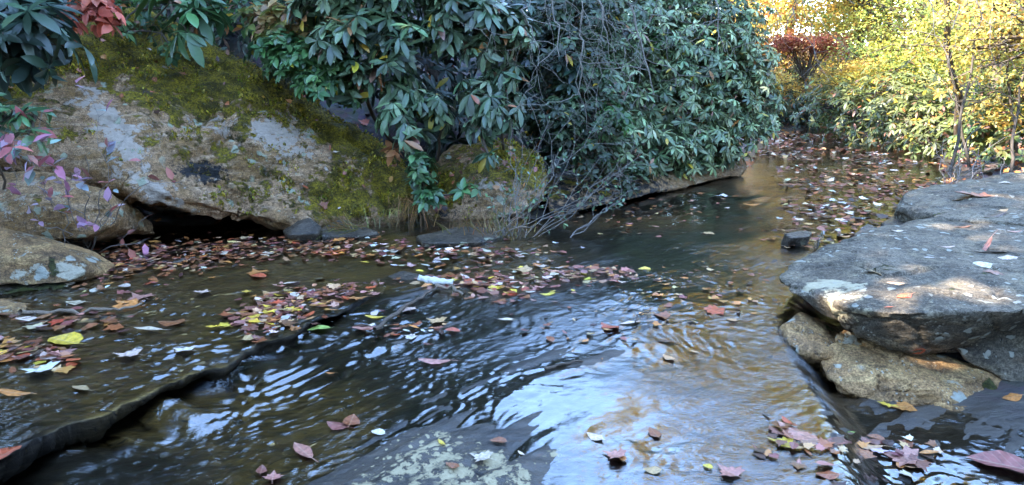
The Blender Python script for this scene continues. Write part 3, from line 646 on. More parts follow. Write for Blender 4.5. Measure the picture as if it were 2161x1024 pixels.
def vary(base, n, v=0.25, hue=0.08):
    base = np.asarray(base, float)
    if base.ndim == 2: base = base[rng.integers(0, len(base), n)]
    else: base = np.repeat(base[None], n, 0)
    return np.clip(base * (1 + v * rng.normal(size=(n, 1))).clip(.35, 1.9) * (1 + hue * rng.normal(size=(n, 3))), 0.003, 0.95)
def jitter_dirs(n): return unit(rng.normal(size=(n, 3)))

GREEN = np.array([(0.040, 0.085, 0.050), (0.05, 0.10, 0.052), (0.035, 0.070, 0.050), (0.07, 0.12, 0.045)])
def whorls(cen, axis_, L, per=8, kind='rhodo', pal=GREEN, droop=(0.0, 0.5), oddcol=None, odd=0.02):
    n = len(cen); axis_ = unit(axis_)
    a = unit(np.cross(axis_, rng.normal(size=(n, 3)))); b = np.cross(axis_, a)
    P_, D_, N_, L_, C_ = [], [], [], [], []
    wc = vary(pal, n, .2, .05)
    for k in range(per):
        an = 2 * np.pi * (k + rng.uniform(-.3, .3, n)) / per
        rad = a * np.cos(an)[:, None] + b * np.sin(an)[:, None]
        tl = rng.uniform(droop[0], droop[1], n)[:, None]
        d = rad + axis_ * (0.35 - tl) + np.array([0, 0, -1.0]) * tl * 0.7
        P_.append(cen + rad * 0.01); D_.append(d); N_.append(axis_ + rng.normal(size=(n, 3)) * .28 + np.array([0, 0, .4])); L_.append(L * rng.uniform(.5, 1.15, n))
        c = wc * (1 + .28 * rng.normal(size=(n, 1))); 
        if oddcol is not None:
            m = rng.random(n) < odd; c[m] = vary(oddcol, m.sum(), .2)
        C_.append(c)
    return leaves(np.concatenate(P_), np.concatenate(D_), np.concatenate(N_), np.concatenate(L_), kind, np.clip(np.concatenate(C_), .003, .95))
ODD = np.array([(.45, .32, .03), (.30, .12, .04), (.22, .12, .08)])
def blob_points(blobs, n, face=0.35, shell=(0.55, 1.05)):
    """centres scattered through ellipsoidal clumps; blobs: (px, py, Y, radius, flatness)"""
    w = np.array([b[3] ** 2 for b in blobs]); k = rng.choice(len(blobs), n, p=w / w.sum())
    C = np.array([at_y(b[0], b[1], b[2]) for b in blobs])[k]; r = np.array([b[3] for b in blobs])[k]; fl = np.array([b[4] if len(b) > 4 else .8 for b in blobs])[k]
    d = jitter_dirs(n); d[:, 1] -= face * rng.random(n); d[:, 2] += 0.25; d = unit(d)
    s = rng.uniform(shell[0], shell[1], n) * (1 + .25 * vnoise(C * 0 + d * 2.3 + C, 5))
    P = C + d * (r * s)[:, None] * np.stack([np.ones(n), np.ones(n), fl], -1)
    return P, d
def shrub(name, label, cat, base, blobs, n, L, per=8, kind='rhodo', pal=GREEN, mat=None, droop=(0, .5), nst=10, face=.35, odd=.02, r0=.03, group=None, bark=None, stems=True, maxz=None, outward=0.9):
    base = np.asarray(base, float); P, d = blob_points(blobs, n, face)
    if maxz is not None: P = P[P[:, 2] < maxz]; d = d[:len(P)]
    gz = ground_z(P[:, 0], P[:, 1]); k = P[:, 2] > gz + .05; P = P[k]; d = d[k]
    V, Q, C = whorls(P, d * outward + np.array([0, 0, .75]), L, per, kind, pal, droop, ODD, odd)
    root = empty(name, tuple(base)); tag(root, label, cat, group)
    link('foliage', nmesh('foliage', V - base, Q, True, None, {'col': C}), mat or M_rhodo, root)
    if stems:
        paths = []
        C0 = [at_y(b[0], b[1], b[2]) for b in blobs]
        order = np.argsort([np.linalg.norm(c - base) for c in C0]); nodes = [base]
        for i in order:
            c = C0[i]; src = nodes[int(np.argmin([np.linalg.norm(c - q) + (0.0 if j else 0.2) for j, q in enumerate(nodes)]))]
            paths.append(curve(src, c, r0, r0 * .5, 8, .12)); nodes.append(c)
            sel = np.where(np.linalg.norm(P - c, axis=1) < blobs[i][3] * 1.35)[0]
            if len(sel) > nst: sel = rng.choice(sel, nst, replace=False)
            for j in sel: paths.append(curve(c, P[j], r0 * .3, .0025, 5, .18))
        V2, Q2 = tubes(paths, 5)
        link('branches', nmesh('branches', V2 - base, Q2), bark or M_bark, root)
    return root

MOSSC = np.array([(.36, .27, .02), (.22, .19, .015), (.46, .33, .04), (.14, .11, .015), (.26, .27, .02)])
for o_, V_, N_, at_ in ROCKS:
    q = at_['moss'] + (fbm(V_ * 3.2, 4, 301)) * 1.0; k = np.where((q > .52) & (N_[:, 1] < .6) & (N_[:, 2] > -.3))[0]; k = rng.choice(k, min(len(k), 9000), replace=False)
    k = np.repeat(k, 4); P_ = V_[k] + rng.normal(size=(len(k), 3)) * .012; d_ = N_[k] + rng.normal(size=(len(k), 3)) * .7 + [0, 0, .2]
    hgt_ = .010 + .022 * sstep(-.1, .5, fbm(V_[k] * 9, 2, 305)); lf = leaves(P_, d_, jitter_dirs(len(k)), hgt_ * rng.uniform(.6, 1.3, len(k)), 'diamond', vary(MOSSC, len(k), .3))
    tag(link('moss', nmesh('moss', lf[0] - np.array(o_.location), lf[1], False, None, {'col': lf[2]}), M_green, o_), kind='stuff')
def gb(x_, y_, dz=-0.05): return np.array([x_, y_, float(ground_z(np.array([x_]), np.array([y_]))[0]) + dz])
BLUEG = np.array([(0.065, 0.100, 0.050), (0.05, 0.085, 0.042), (0.095, 0.13, 0.065), (0.04, 0.065, 0.030)])
DARKG = np.array([(0.022, 0.045, 0.028), (0.03, 0.055, 0.03), (0.018, 0.034, 0.024)])
BRIGHT = np.array([(0.085, 0.19, 0.06), (0.065, 0.15, 0.06), (0.11, 0.21, 0.065), (0.075, 0.17, 0.05)])
RG = 'rhododendrons and laurels along the banks'
shrub('rhododendron', 'dark long-leaved rhododendron hanging in at the top left corner', 'shrub', gb(-4.6, 6.3), [(20, 60, 4.9, .35), (70, 85, 4.8, .28), (-60, 20, 5.0, .5), (30, 5, 5.2, .35)], 80, .23, 9, pal=DARKG * 1.5, odd=0.01)
shrub('rhododendron', 'sprig of rhododendron leaning from the left edge above the pink-leaved sapling', 'shrub', gb(-4.0, 5.6), [(20, 250, 4.15, .10), (75, 245, 4.2, .10), (-40, 230, 4.2, .2), (60, 285, 4.1, .06)], 15, .15, 7, pal=BRIGHT * .8, odd=0.0, r0=.012)
shrub('rhododendron', 'bright green rhododendron sprig with one yellow leaf on top of the huge mossy boulder', 'shrub', gb(-4.1, 7.6), [(405, 40, 6.05, .12), (400, 75, 6.0, .08), (360, 5, 6.3, .2), (440, 20, 6.2, .15)], 16, .26, 7, pal=BRIGHT * .75, odd=0.03, droop=(.2, .8), r0=.015)
shrub('rhododendron', 'blue-green rhododendron with the largest long-leaved clumps at the top, left of centre', 'shrub', gb(-1.2, 7.6), [(780, 60, 6.2, .40), (720, 90, 6.0, .3), (860, 90, 6.0, .26), (700, 20, 6.3, .4), (800, -40, 6.3, .5), (820, 125, 5.9, .15), (740, 160, 6.0, .2)], 255, .17, 9, pal=BLUEG * 1.35, odd=.045)
shrub('rhododendron', 'blue-green rhododendron clump right of the largest clump at the top, tips drooping', 'shrub', gb(-.4, 7.6), [(990, 30, 6.1, .34), (940, 60, 6.0, .2), (1060, 60, 6.1, .25), (960, -40, 6.2, .4), (1020, 95, 6.0, .15)], 190, .165, 9, pal=BLUEG * 1.2, odd=.045)
shrub('rhododendron', 'green rhododendron drooping beside the right end of the huge mossy boulder', 'shrub', gb(-.8, 7.1), [(830, 240, 5.9, .14), (880, 280, 5.8, .16), (900, 215, 6.0, .18), (850, 190, 6.1, .22), (930, 240, 6.1, .14)], 70, .15, 8, pal=BLUEG * 1.2 + BRIGHT * .12, droop=(.3, .9), odd=.045, r0=.02)
shrub('rhododendron', 'rhododendron branches drooping in tiers in front of the rounded boulder', 'shrub', gb(-.2, 7.2), [(1010, 195, 6.0, .22), (1040, 240, 5.9, .22), (1010, 270, 5.9, .14), (1060, 160, 6.1, .2), (1030, 325, 5.8, .07), (1080, 210, 6.1, .14)], 92, .155, 8, pal=BLUEG * 1.1, droop=(.2, .8), odd=.045, r0=.02)
shrub('laurel', 'small-leaved green laurel hanging in the gap between the two mossy boulders', 'shrub', gb(-.85, 6.4), [(885, 340, 5.75, .12), (890, 385, 5.7, .12), (905, 415, 5.7, .10), (985, 400, 5.75, .08)], 44, .10, 7, 'oval', pal=BRIGHT * .75, r0=.01)
shrub('laurel', 'bright green small-leaved laurel spilling over the top right of the huge mossy boulder', 'shrub', gb(-1.9, 7.5), [(640, 130, 6.2, .28), (700, 160, 6.1, .25), (590, 105, 6.3, .22), (740, 190, 6.1, .14), (670, 175, 6.05, .16)], 240, .105, 7, 'oval', pal=BRIGHT, odd=.03, r0=.015)
shrub('azalea', 'azalea with tan and yellowing leaves behind the bright green laurel', 'shrub', gb(-2.3, 7.8), [(600, 60, 6.5, .3), (560, 50, 6.5, .2), (650, 80, 6.4, .2)], 85, .13, 6, 'oval', pal=np.array([(.34, .25, .08), (.30, .19, .08), (.20, .22, .06), (.4, .24, .12)]), mat=M_green, r0=.012)
shrub('azalea', 'salmon red azalea sprig on top of the huge mossy boulder', 'shrub', gb(-4.3, 7.4), [(180, 30, 5.9, .16), (150, 45, 5.8, .1), (215, 30, 5.9, .12), (200, 5, 6.0, .15)], 38, .13, 6, 'oval', pal=np.array([(.62, .15, .09), (.66, .22, .13), (.5, .1, .06)]), mat=M_green, r0=.01, odd=0)
shrub('laurel', 'thin green laurel sprays between the red azalea and the bright green rhododendron sprig', 'shrub', gb(-3.6, 7.9), [(290, 20, 6.6, .25), (340, 70, 6.3, .15), (520, 15, 6.9, .35), (360, 100, 6.2, .1), (250, 60, 6.3, .12)], 100, .09, 6, 'oval', pal=BRIGHT * .6, mat=M_green, r0=.01, odd=.1)
shrub('azalea', 'orange-leaved seedling on the right shoulder of the huge mossy boulder', 'seedling', at_y(840, 352, 6.15), [(828, 318, 6.0, .04)], 4, .12, 5, 'oval', pal=np.array([(.5, .22, .1)]), mat=M_green, r0=.004, odd=0)
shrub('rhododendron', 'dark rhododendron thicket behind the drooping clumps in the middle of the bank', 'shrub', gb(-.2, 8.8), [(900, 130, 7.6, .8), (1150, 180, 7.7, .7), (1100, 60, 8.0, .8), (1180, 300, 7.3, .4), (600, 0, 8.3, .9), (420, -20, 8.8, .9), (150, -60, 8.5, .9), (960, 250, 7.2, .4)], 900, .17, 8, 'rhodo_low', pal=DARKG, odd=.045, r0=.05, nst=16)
SHEEN = (BLUEG * np.array([2.4, 2.15, 1.9]))  # leaf colours lightened to stand in for the sky's sheen
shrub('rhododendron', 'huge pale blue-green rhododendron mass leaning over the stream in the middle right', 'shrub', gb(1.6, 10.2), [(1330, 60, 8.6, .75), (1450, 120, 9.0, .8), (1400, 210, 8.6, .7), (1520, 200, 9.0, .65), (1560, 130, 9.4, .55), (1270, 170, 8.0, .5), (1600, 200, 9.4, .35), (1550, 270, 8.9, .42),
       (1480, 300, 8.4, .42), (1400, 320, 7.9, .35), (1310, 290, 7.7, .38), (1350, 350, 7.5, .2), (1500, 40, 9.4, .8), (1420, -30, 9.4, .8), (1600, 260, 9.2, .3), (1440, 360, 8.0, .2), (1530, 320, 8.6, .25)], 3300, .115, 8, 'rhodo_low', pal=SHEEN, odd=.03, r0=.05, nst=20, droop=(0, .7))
shrub('laurel', 'bright green laurel spray low on the front of the huge rhododendron mass', 'shrub', gb(.95, 8.2), [(1290, 235, 7.1, .12), (1310, 260, 7.0, .12), (1270, 270, 7.0, .1), (1380, 90, 8.2, .1)], 70, .09, 6, 'oval', pal=BRIGHT * 1.2, mat=M_green, r0=.012)
shrub('laurel', 'olive laurel thicket left of the huge rhododendron mass, under the bare twigs', 'shrub', gb(.5, 8.6), [(1180, 120, 7.4, .5), (1230, 230, 7.2, .45), (1170, 260, 7.0, .35), (1250, 340, 6.9, .3), (1200, 40, 7.8, .6), (1330, 385, 7.1, .15)], 760, .085, 7, 'oval', pal=np.array([(.04, .07, .03), (.06, .09, .035), (.05, .06, .03)]), mat=M_green, r0=.025, nst=16)
shrub('rhododendron', 'dark green rhododendron overhanging the far end of the stream on the right bank', 'shrub', gb(6.9, 13.4), [(1830, 250, 13.2, .8), (1920, 270, 12.0, .75), (1990, 250, 11.5, .7), (1760, 225, 14.5, .8), (1900, 200, 13, .8), (2040, 290, 10.8, .5), (1960, 305, 11, .35)], 850, .14, 8, 'rhodo_low', pal=BLUEG * .5 + np.array([(.08, .085, .018)]), odd=.10, mat=M_green, r0=.05, nst=18)
shrub('rhododendron', 'dense rhododendron across the bend where the stream disappears', 'shrub', gb(7.5, 20.5), [(1680, 240, 19, .8), (1740, 245, 18.5, .9), (1800, 240, 18, .8), (1640, 230, 18, .8), (1700, 200, 20, 1.1), (1600, 235, 17, .7)], 900, .16, 7, 'rhodo_low', pal=BLUEG * .6, odd=.12, mat=M_green, r0=.04, nst=12)
shrub('rhododendron', 'yellow-green shrub on the right bank above the ledge, half hidden by dead twigs', 'shrub', gb(7.6, 9.3), [(2120, 250, 9.5, .6), (2140, 320, 8.8, .35), (2060, 300, 9.6, .35), (2200, 200, 9.5, .7)], 420, .11, 7, 'oval', pal=np.array([(.12, .17, .05), (.2, .2, .05), (.08, .13, .05)]), mat=M_green, odd=.15, r0=.03)

M_twig2 = bark_material('dull_twig', (.04, .032, .026), (.14, .115, .095))
# sparse saplings with small leaves
def sapling(name, label, cat, bases, tips, nl, L, pal, r=.006, mat=None, side=3, sag=.06, group=None, barkm=None):
    root = empty(name, tuple(bases[0])); tag(root, label, cat, group); b0 = np.asarray(bases[0], float)
    paths = []; ends = []
    for i, tp in enumerate(tips):
        b = np.asarray(bases[i % len(bases)], float) + rng.normal(size=3) * .02
        p, rr = curve(b, tp, r, r * .3, 12, .10, sag * rng.uniform(-.5, 1)); paths.append((p, rr))
        for s in range(side):
            k = rng.integers(4, 11); q = p[k] + (unit(p[k] - p[k - 2]) * .9 + rng.normal(size=3) * .55) * np.linalg.norm(p[-1] - p[0]) * rng.uniform(.12, .3)
            c2 = curve(p[k], q, rr[k] * .7, .0012, 6, .16); paths.append(c2)
            for u in c2[0][2:]: ends.append((u, unit(c2[0][-1] - c2[0][0])))
            for _ in range(2):
                k2 = rng.integers(2, 5); q2 = c2[0][k2] + unit(rng.normal(size=3) + unit(q - p[k])) * .08
                paths.append(curve(c2[0][k2], q2, .0016, .0008, 4, .2)); ends.append((q2, unit(q2 - c2[0][k2])))
        for u in p[7:]: ends.append((u, unit(p[-1] - p[-3])))
    V, Q = tubes(paths, 4); link('stems', nmesh('stems', V - b0, Q), barkm or M_twig, root)
    if nl:
        k = rng.integers(0, len(ends), nl); E = np.array([e[0] for e in ends])[k]; D = np.array([e[1] for e in ends])[k]
        D = unit(D + rng.normal(size=D.shape) * .7); V, Q, C = leaves(E, D, rng.normal(size=D.shape) * .4 + np.array([0, -.3, 1]), L * rng.uniform(.6, 1.2, nl), 'oval', vary(pal, nl, .2))
        link('foliage', nmesh('foliage', V - b0, Q, True, None, {'col': C}), mat or M_green, root)
    return root
PINK = np.array([(.50, .20, .28), (.42, .25, .33), (.30, .34, .34), (.55, .16, .16), (.42, .16, .12), (.45, .36, .42)])
b = at_z(185, 530, .03)
sapling('sapling', 'slender sapling with pink and pale mauve leaves in front of the boulders on the left', 'sapling', [b, b + [-.03, 0, 0], b + [.02, .02, 0]], [at_y(110, 350, 4.25), at_y(180, 330, 4.3), at_y(230, 300, 4.4), at_y(320, 350, 4.45), at_y(60, 440, 4.2), at_y(240, 400, 4.4), at_y(310, 458, 4.5), at_y(90, 380, 4.2)], 74, .085, PINK, .005, side=2)
b = at_y(-90, 300, 4.2)
sapling('pink_branch', 'pinkish branch reaching in from the left edge with mauve and grey-green leaves', 'branch', [b, at_y(-90, 330, 4.1)], [at_y(120, 350, 4.0), at_y(70, 300, 4.0), at_y(130, 270, 4.1), at_y(45, 320, 3.95)], 34, .10, PINK, .006, side=2)
bs = [at_z(1075 + dx, 500, .02) for dx in (-35, -15, 0, 20, 40, 60)]
LG = np.array([(.16, .24, .11), (.11, .18, .08), (.25, .30, .18), (.10, .16, .07)])
sapling('sapling', 'many-stemmed grey shrub with tiny pale leaves growing at the water edge in the middle', 'shrub', bs, [at_y(1090, 380, 5.6), at_y(1130, 300, 5.8), at_y(1160, 250, 6.0), at_y(1190, 330, 5.6), at_y(1230, 280, 5.8), at_y(1270, 330, 5.5), at_y(1320, 360, 5.4), at_y(1060, 400, 5.5), at_y(1110, 260, 5.9), at_y(1080, 300, 5.7),
     at_y(1300, 400, 5.3), at_y(1350, 330, 5.6), at_y(1180, 400, 5.3), at_y(1250, 410, 5.3), at_y(1040, 430, 5.4), at_y(1210, 230, 6.0), at_y(1150, 360, 5.5), at_y(1340, 300, 5.9), at_y(1140, 420, 5.3), at_y(1095, 430, 5.3), at_y(1070, 190, 5.8), at_y(1290, 230, 6.1)], 330, .040, LG, .0042, side=4, barkm=M_twig3)
b = at_z(1200, 500, .02)
sapling('sapling', 'thin leaning twig with few leaves to the right of the many-stemmed grey shrub', 'sapling', [b], [at_y(1340, 400, 5.5), at_y(1310, 425, 5.4), at_y(1290, 440, 5.3)], 26, .035, LG, .005, side=3)
b = gb(4.6, 7.2)
sapling('dead_shrub', 'leafless brittle shrub behind the upper ledge slab on the right bank', 'dead shrub', [gb(4.45, 7.0), gb(4.6, 7.3), gb(4.9, 7.1), gb(4.2, 7.2)], [at_y(1990, 330, 7.2), at_y(2030, 300, 7.4), at_y(2060, 330, 7.2), at_y(2000, 360, 6.9), at_y(2090, 300, 7.6), at_y(2050, 270, 7.6), at_y(2120, 330, 7.3), at_y(2075, 350, 6.9), at_y(2020, 350, 7.0), at_y(1975, 300, 7.5)], 14, .04, ODD, .008, side=5)

# bare twigs of an overhanging tree
def bare_tree(label, base, limbs, seed=0, rt=.06):
    root = empty('bare_tree', tuple(base)); tag(root, label, 'tree')
    top = np.array(limbs[0][0], float)
    V, Q = tubes([curve(base, top, rt, rt * .6, 10, .06)], 8); link('trunk', nmesh('trunk', V - base, Q), M_bark, root)
    paths = []
    for seq in limbs:
        src = top
        for q in seq[1:]:
            c = curve(src, q, .010, .004, 9, .16, .05); paths.append(c); src = np.array(q)
            for _ in range(5):
                k = rng.integers(2, 9); e = c[0][k] + unit(rng.normal(size=3) * [1, .5, .8] + [0, -.1, -.5]) * rng.uniform(.3, .9)
                c2 = curve(c[0][k], e, 0.0036, .0014, 9, .16, -.05); paths.append(c2)
                for _ in range(3):
                    k2 = rng.integers(3, 9); e2 = c2[0][k2] + unit(rng.normal(size=3) + [0, 0, -.4]) * rng.uniform(.1, .35)
                    paths.append(curve(c2[0][k2], e2, 0.002, .001, 6, .16))
    V, Q = tubes(paths, 4); link('twigs', nmesh('twigs', V - base, Q), M_twig3, root)
    return root
bare_tree('bare tree behind the thicket whose tangled grey twigs hang down at the top middle', gb(.9, 8.6), [[at_y(1200, -160, 7.2), at_y(1150, -20, 6.2), at_y(1180, 120, 5.9)], [0, at_y(1250, -20, 6.2), at_y(1300, 110, 6.0)], [0, at_y(1100, 20, 6.0), at_y(1130, 90, 5.9)], [0, at_y(1400, -30, 6.3), at_y(1360, 60, 6.2)], [0, at_y(1230, 20, 6), at_y(1220, 200, 5.9)], [0, at_y(1330, 10, 6), at_y(1380, 200, 5.9)]])
bare_tree('bare tree on the left bank with dark drooping twigs in front of the yellow trees', gb(2.1, 10.6), [[at_y(1560, -200, 8.5), at_y(1600, -60, 7.5), at_y(1650, 40, 7.0)], [0, at_y(1500, -20, 7.2), at_y(1530, 110, 7.0)], [0, at_y(1700, -40, 7.2), at_y(1660, 60, 7)]])
bare_tree('bare tree on the right bank with a few forked twigs against the yellow leaves', gb(6.9, 10.9), [[at_y(2000, -160, 9.0), at_y(1960, -20, 8.0), at_y(1970, 60, 7.8)], [0, at_y(2010, 60, 7.8)], [0, at_y(2060, 0, 8.0), at_y(2090, 80, 8.0)]], rt=.05)

# trees: trunk, limbs, and leaf sprays through a crown volume with gaps
def tree(name, label, base, h, crowns, nspray, per, L, pal, spray=.45, mat=None, group=None, rt=.12, flat=.25, kind='diamond', lean=(0, 0), cut=None, cat='tree', seed=0):
    base = np.asarray(base, float); root = empty(name, tuple(base)); tag(root, label, cat, group)
    top = base + np.array([lean[0], lean[1], h]); tr = curve(base, top, rt, rt * .25, 12, .05)
    V, Q = tubes([tr], 8); link('trunk', nmesh('trunk', V - base, Q), M_bark, root)
    w = np.array([c[3] ** 1.0 * c[4] * c[5] for c in crowns]) ** .8; k = rng.choice(len(crowns), nspray, p=w / w.sum())
    Cc = np.array([c[:3] for c in crowns], float)[k]; Rr = np.array([c[3:6] for c in crowns], float)[k]
    P = Cc + jitter_dirs(nspray) * Rr * (rng.random((nspray, 1)) ** .45)
    P = P[fbm(P * .55, 3, 70 + seed) > -.36]                     # gaps
    n = len(P); limbs = []
    for j in rng.choice(n, min(n, 46), replace=False):
        i = int(np.clip((P[j, 2] - base[2]) / h * 9 * .75, 3, 10)); limbs.append(curve(tr[0][i], P[j], tr[1][i] * .45, .006, 6, .12, .03))
    V, Q = tubes(limbs, 4); link('limbs', nmesh('limbs', V - base, Q), M_bark, root)
    tilt = unit(rng.normal(size=(n, 3)) * .3 + [0, 0, 1]); rc = vary(pal, n, .15, .05)
    E = np.repeat(P, per, 0); T = np.repeat(tilt, per, 0); m = n * per
    off = jitter_dirs(m) * (rng.random((m, 1)) ** .5) * spray; off -= T * np.sum(off * T, -1, keepdims=True) * (1 - flat)
    E = E + off; D = unit(off + rng.normal(size=(m, 3)) * .25 * spray); Nn = T + rng.normal(size=(m, 3)) * .45
    c = np.clip(np.repeat(rc, per, 0) * (1 + .22 * rng.normal(size=(m, 1))), .004, .95); LL = L * rng.uniform(.6, 1.25, m)
    if cut is not None:
        kp = cut(E); E, D, Nn, c, LL = E[kp], D[kp], Nn[kp], c[kp], LL[kp]
    V, Q, C = leaves(E, D, Nn, LL, kind, c)
    link('crown', nmesh('crown', V - base, Q, False, None, {'col': C}), mat or M_autumn, root)
    return root
YEL = np.array([(.62, .46, .10), (.68, .54, .16), (.58, .36, .08), (.42, .42, .12), (.30, .34, .10)])
GOLD = np.array([(.62, .36, .08), (.64, .44, .12), (.55, .25, .08)])
YG = np.array([(.36, .38, .08), (.48, .42, .07), (.22, .28, .07)])
RED = np.array([(.42, .15, .10), (.36, .11, .09), (.50, .28, .12)])
DG = np.array([(.03, .055, .03), (.04, .07, .03), (.025, .045, .028)])
def el(px, py, Y, a, b_=None, c=None):
    p = at_y(px, py, Y); return (p[0], p[1], p[2], a, b_ or a, c or a * .7)
def YT(name, label, px, Y, h, crowns, ns, per, L, pal, **k):
    return tree(name, label, gb(*at_y(px, 300, Y)[:2]), h, crowns, ns, per, L, pal, **k)
YT('yellow_tree', 'near yellow-leaved tree arching in from the right edge of the photo', 2230, 8.6, 5.5, [el(2110, 60, 8.3, .9), el(2150, 150, 8.4, .8), el(2060, 0, 8.8, 1.0), el(2250, 60, 8.8, 1.6, 1.4, 1.4), el(2200, -150, 9.5, 2.0, 1.5, 1.4)], 255, 42, 0.064, YEL, spray=.35, kind='oval', seed=1)
YT('yellow_tree', 'yellow tree behind the dark green rhododendron of the right bank', 1990, 15.5, 8, [el(1960, 60, 15, 1.6), el(1900, 120, 15, 1.2), el(2040, 130, 14.5, 1.5), el(2000, -120, 16, 2.5, 2, 2), el(1960, 180, 14.5, .9)], 390, 52, 0.075, YG, spray=.5, seed=2)
YT('yellow_tree', 'brilliant yellow tree above the bend of the stream', 1790, 20, 11, [el(1780, 40, 19.5, 1.8), el(1720, 20, 20, 1.6), el(1830, 110, 19, 1.5), el(1760, 150, 19.5, 1.3), el(1790, -250, 21, 3.2, 3, 3.2), el(1690, -20, 20.5, 1.8), el(1600, 0, 19.8, 1.5), el(1650, -110, 20, 1.7), el(1720, 120, 20.5, 1.0, 1, .6)], 570, 57, 0.090, YEL * 1.1, spray=.6, seed=3)
YT('yellow_tree', 'gold and orange tree left of the brilliant yellow one', 1640, 23, 11, [el(1640, 30, 23, 2.0), el(1590, 80, 23, 1.5), el(1680, 180, 22, 1.5), el(1650, -200, 24, 3.0, 3, 3.0)], 450, 55, 0.098, GOLD, spray=.6, seed=4)
YT('red_tree', 'small red-leaved tree between the gold and the brilliant yellow trees', 1690, 18.5, 2.6, [el(1690, 95, 18.6, .7, .9, .22), el(1740, 92, 18.8, .5, .7, .2), el(1650, 90, 18.6, .4, .6, .16)], 90, 62, 0.075, RED, spray=.35, seed=5, rt=.05)
YT('yellow_tree', 'tall olive and gold tree at the back right, rising out of the photo', 2120, 21, 15, [el(2110, 60, 20, 2.5), el(2060, -200, 21, 3.6, 3, 3.4), el(2140, -420, 21, 4, 3, 3.5), el(2160, 190, 20, 1.8)], 630, 57, 0.098, YG * .9, spray=.7, seed=6, rt=.2)
YT('yellow_tree', 'tall golden tree at the back, between the brilliant yellow and the olive ones', 1910, 24, 15, [el(1900, 80, 24, 2.6), el(1900, -200, 25, 4.0, 3, 3.6), el(1960, -450, 25, 4, 3, 3.4), el(1860, 180, 23, 1.6)], 645, 57, 0.105, GOLD, spray=.7, seed=7, rt=.2)
YT('yellow_tree', 'small pale gold shrub at the water edge by the bend', 1620, 19.0, 2.2, [el(1600, 190, 18.5, .8), el(1650, 200, 18.7, .6), el(1585, 230, 18, .5)], 105, 55, 0.068, GOLD * .8 + YG * .3, spray=.35, seed=8, rt=.04, cat='shrub')
YT('understory_tree', 'orange-tinged low shrub between the bend and the right bank rhododendron', 1810, 16.8, 2.0, [el(1800, 175, 16.5, .9, .8, .5), el(1860, 160, 16.5, .8, .8, .5)], 120, 55, 0.064, GOLD * .6 + YG * .5, spray=.35, seed=9, rt=.04, cat='shrub')
YT('yellow_tree', 'tall golden tree at the bend, its crown above the photo and mirrored in the water', 1960, 19, 14, [el(1560, -330, 17, 1.5, 1.5, 1.3), el(1680, -260, 17, 1.6, 2, 1.2), el(1800, -420, 16.5, 1.9, 2, 1.8), el(1700, -560, 17, 1.6, 2, 1.5), el(1900, -260, 17, 1.6, 1.6, 1.6), el(1720, -120, 17.5, 1.2, 1.2, .8), el(1700, -780, 15.5, 1.7, 1.5, 1.2), el(1600, -620, 16, 1.2, 1.2, .9), el(1820, -860, 15, 1.8, 1.5, 1.4), el(1860, -620, 16, 1.6), el(1520, -900, 15, 1.0, 1, .8), el(1680, -1050, 14.5, 1.4, 1.4, 1.0), el(1600, -430, 15.5, .9, .9, .8), el(1640, -900, 14.5, 1.1, 1.1, .9), el(1760, -620, 15, 1.2, 1.2, 1.0)], 950, 60, .11, np.array([(.68, .48, .05), (.66, .42, .04), (.68, .54, .10)]), spray=.5, seed=12, rt=.07)
YT('yellow_tree', 'slender yellow tree leaning over the right bank, crown above the photo', 2080, 12.5, 8, [el(2000, -260, 12, 1.3, 1.3, 1.0), el(2120, -420, 12, 1.5, 1.5, 1.5), el(1950, -420, 12, 1.0)], 200, 60, .09, YEL, spray=.45, seed=13, rt=.09)
for i, (a_, b_, c_, d_) in enumerate([(2010, 2075, 8.6, 'thin tan stem leaning right above the dead shrub'), (2150, 2120, 8.9, 'thin tan stem nearly upright at the right edge'), (2050, 1990, 9.4, 'thin tan stem leaning left behind the dead shrub'), (2135, 2165, 8.3, 'thin tan stem cut by the right edge'), (2095, 2090, 10.0, 'straight tan stem between the leaning ones')]):
    b = gb(*at_y(a_, 330, c_)[:2]); root = empty('slim_tree', tuple(b)); tag(root, d_, 'tree'); top = at_y(b_, 20 + 30 * i, c_)
    st = curve(b, top, .022, .008, 12, .04); pp = [st]
    for _ in range(9):
        k = rng.integers(4, 12); pp.append(curve(st[0][k], st[0][k] + unit(rng.normal(size=3) + [0, 0, .6]) * rng.uniform(.3, .9), .008, .002, 6, .15))
    V, Q = tubes(pp[:1], 6); link('trunk', nmesh('trunk', V - b, Q), M_twig2, root); V, Q = tubes(pp[1:], 4); link('twigs', nmesh('twigs', V - b, Q), M_twig2, root)
# dark trees on the hillside on the left
for i, (x_, y_, h_, lab) in enumerate([(-9, 13, 9, 'dark evergreen tree on the hillside at the far left'), (-5.6, 15, 10, 'dark evergreen tree on the hillside, second from the left'), (-4.9, 12.6, 7.5, 'dark evergreen tree on the hillside behind the top of the huge boulder'), (-11.5, 7.5, 8, 'dark evergreen tree low on the hillside outside the left edge'), (1.6, 14.5, 2.2, 'low dark evergreen behind the bare twigs'), (-7.0, 11, 9, 'dark evergreen tree directly up the slope from the huge boulder'), (-3.8, 11.5, 8.5, 'dark evergreen tree up the slope above the red azalea'), (-3.3, 13.8, 8.5, 'dark evergreen tree nearest to the gap of open sky over the stream')]):
    bb = gb(x_, y_); z = bb[2]; big_ = h_ > 3
    tree('evergreen_tree', lab, bb, h_, [(x_, y_, z + h_ * .3, 2.4, 2, 1.6), (x_, y_, z + h_ * .6, 2.2, 2, 2), (x_, y_, z + h_ * .85, 1.6, 1.6, 1.6)], 560 if big_ else 200, 40, .19, DG, spray=.6, mat=M_green, group='trees behind the bank', seed=20 + i, rt=.16)
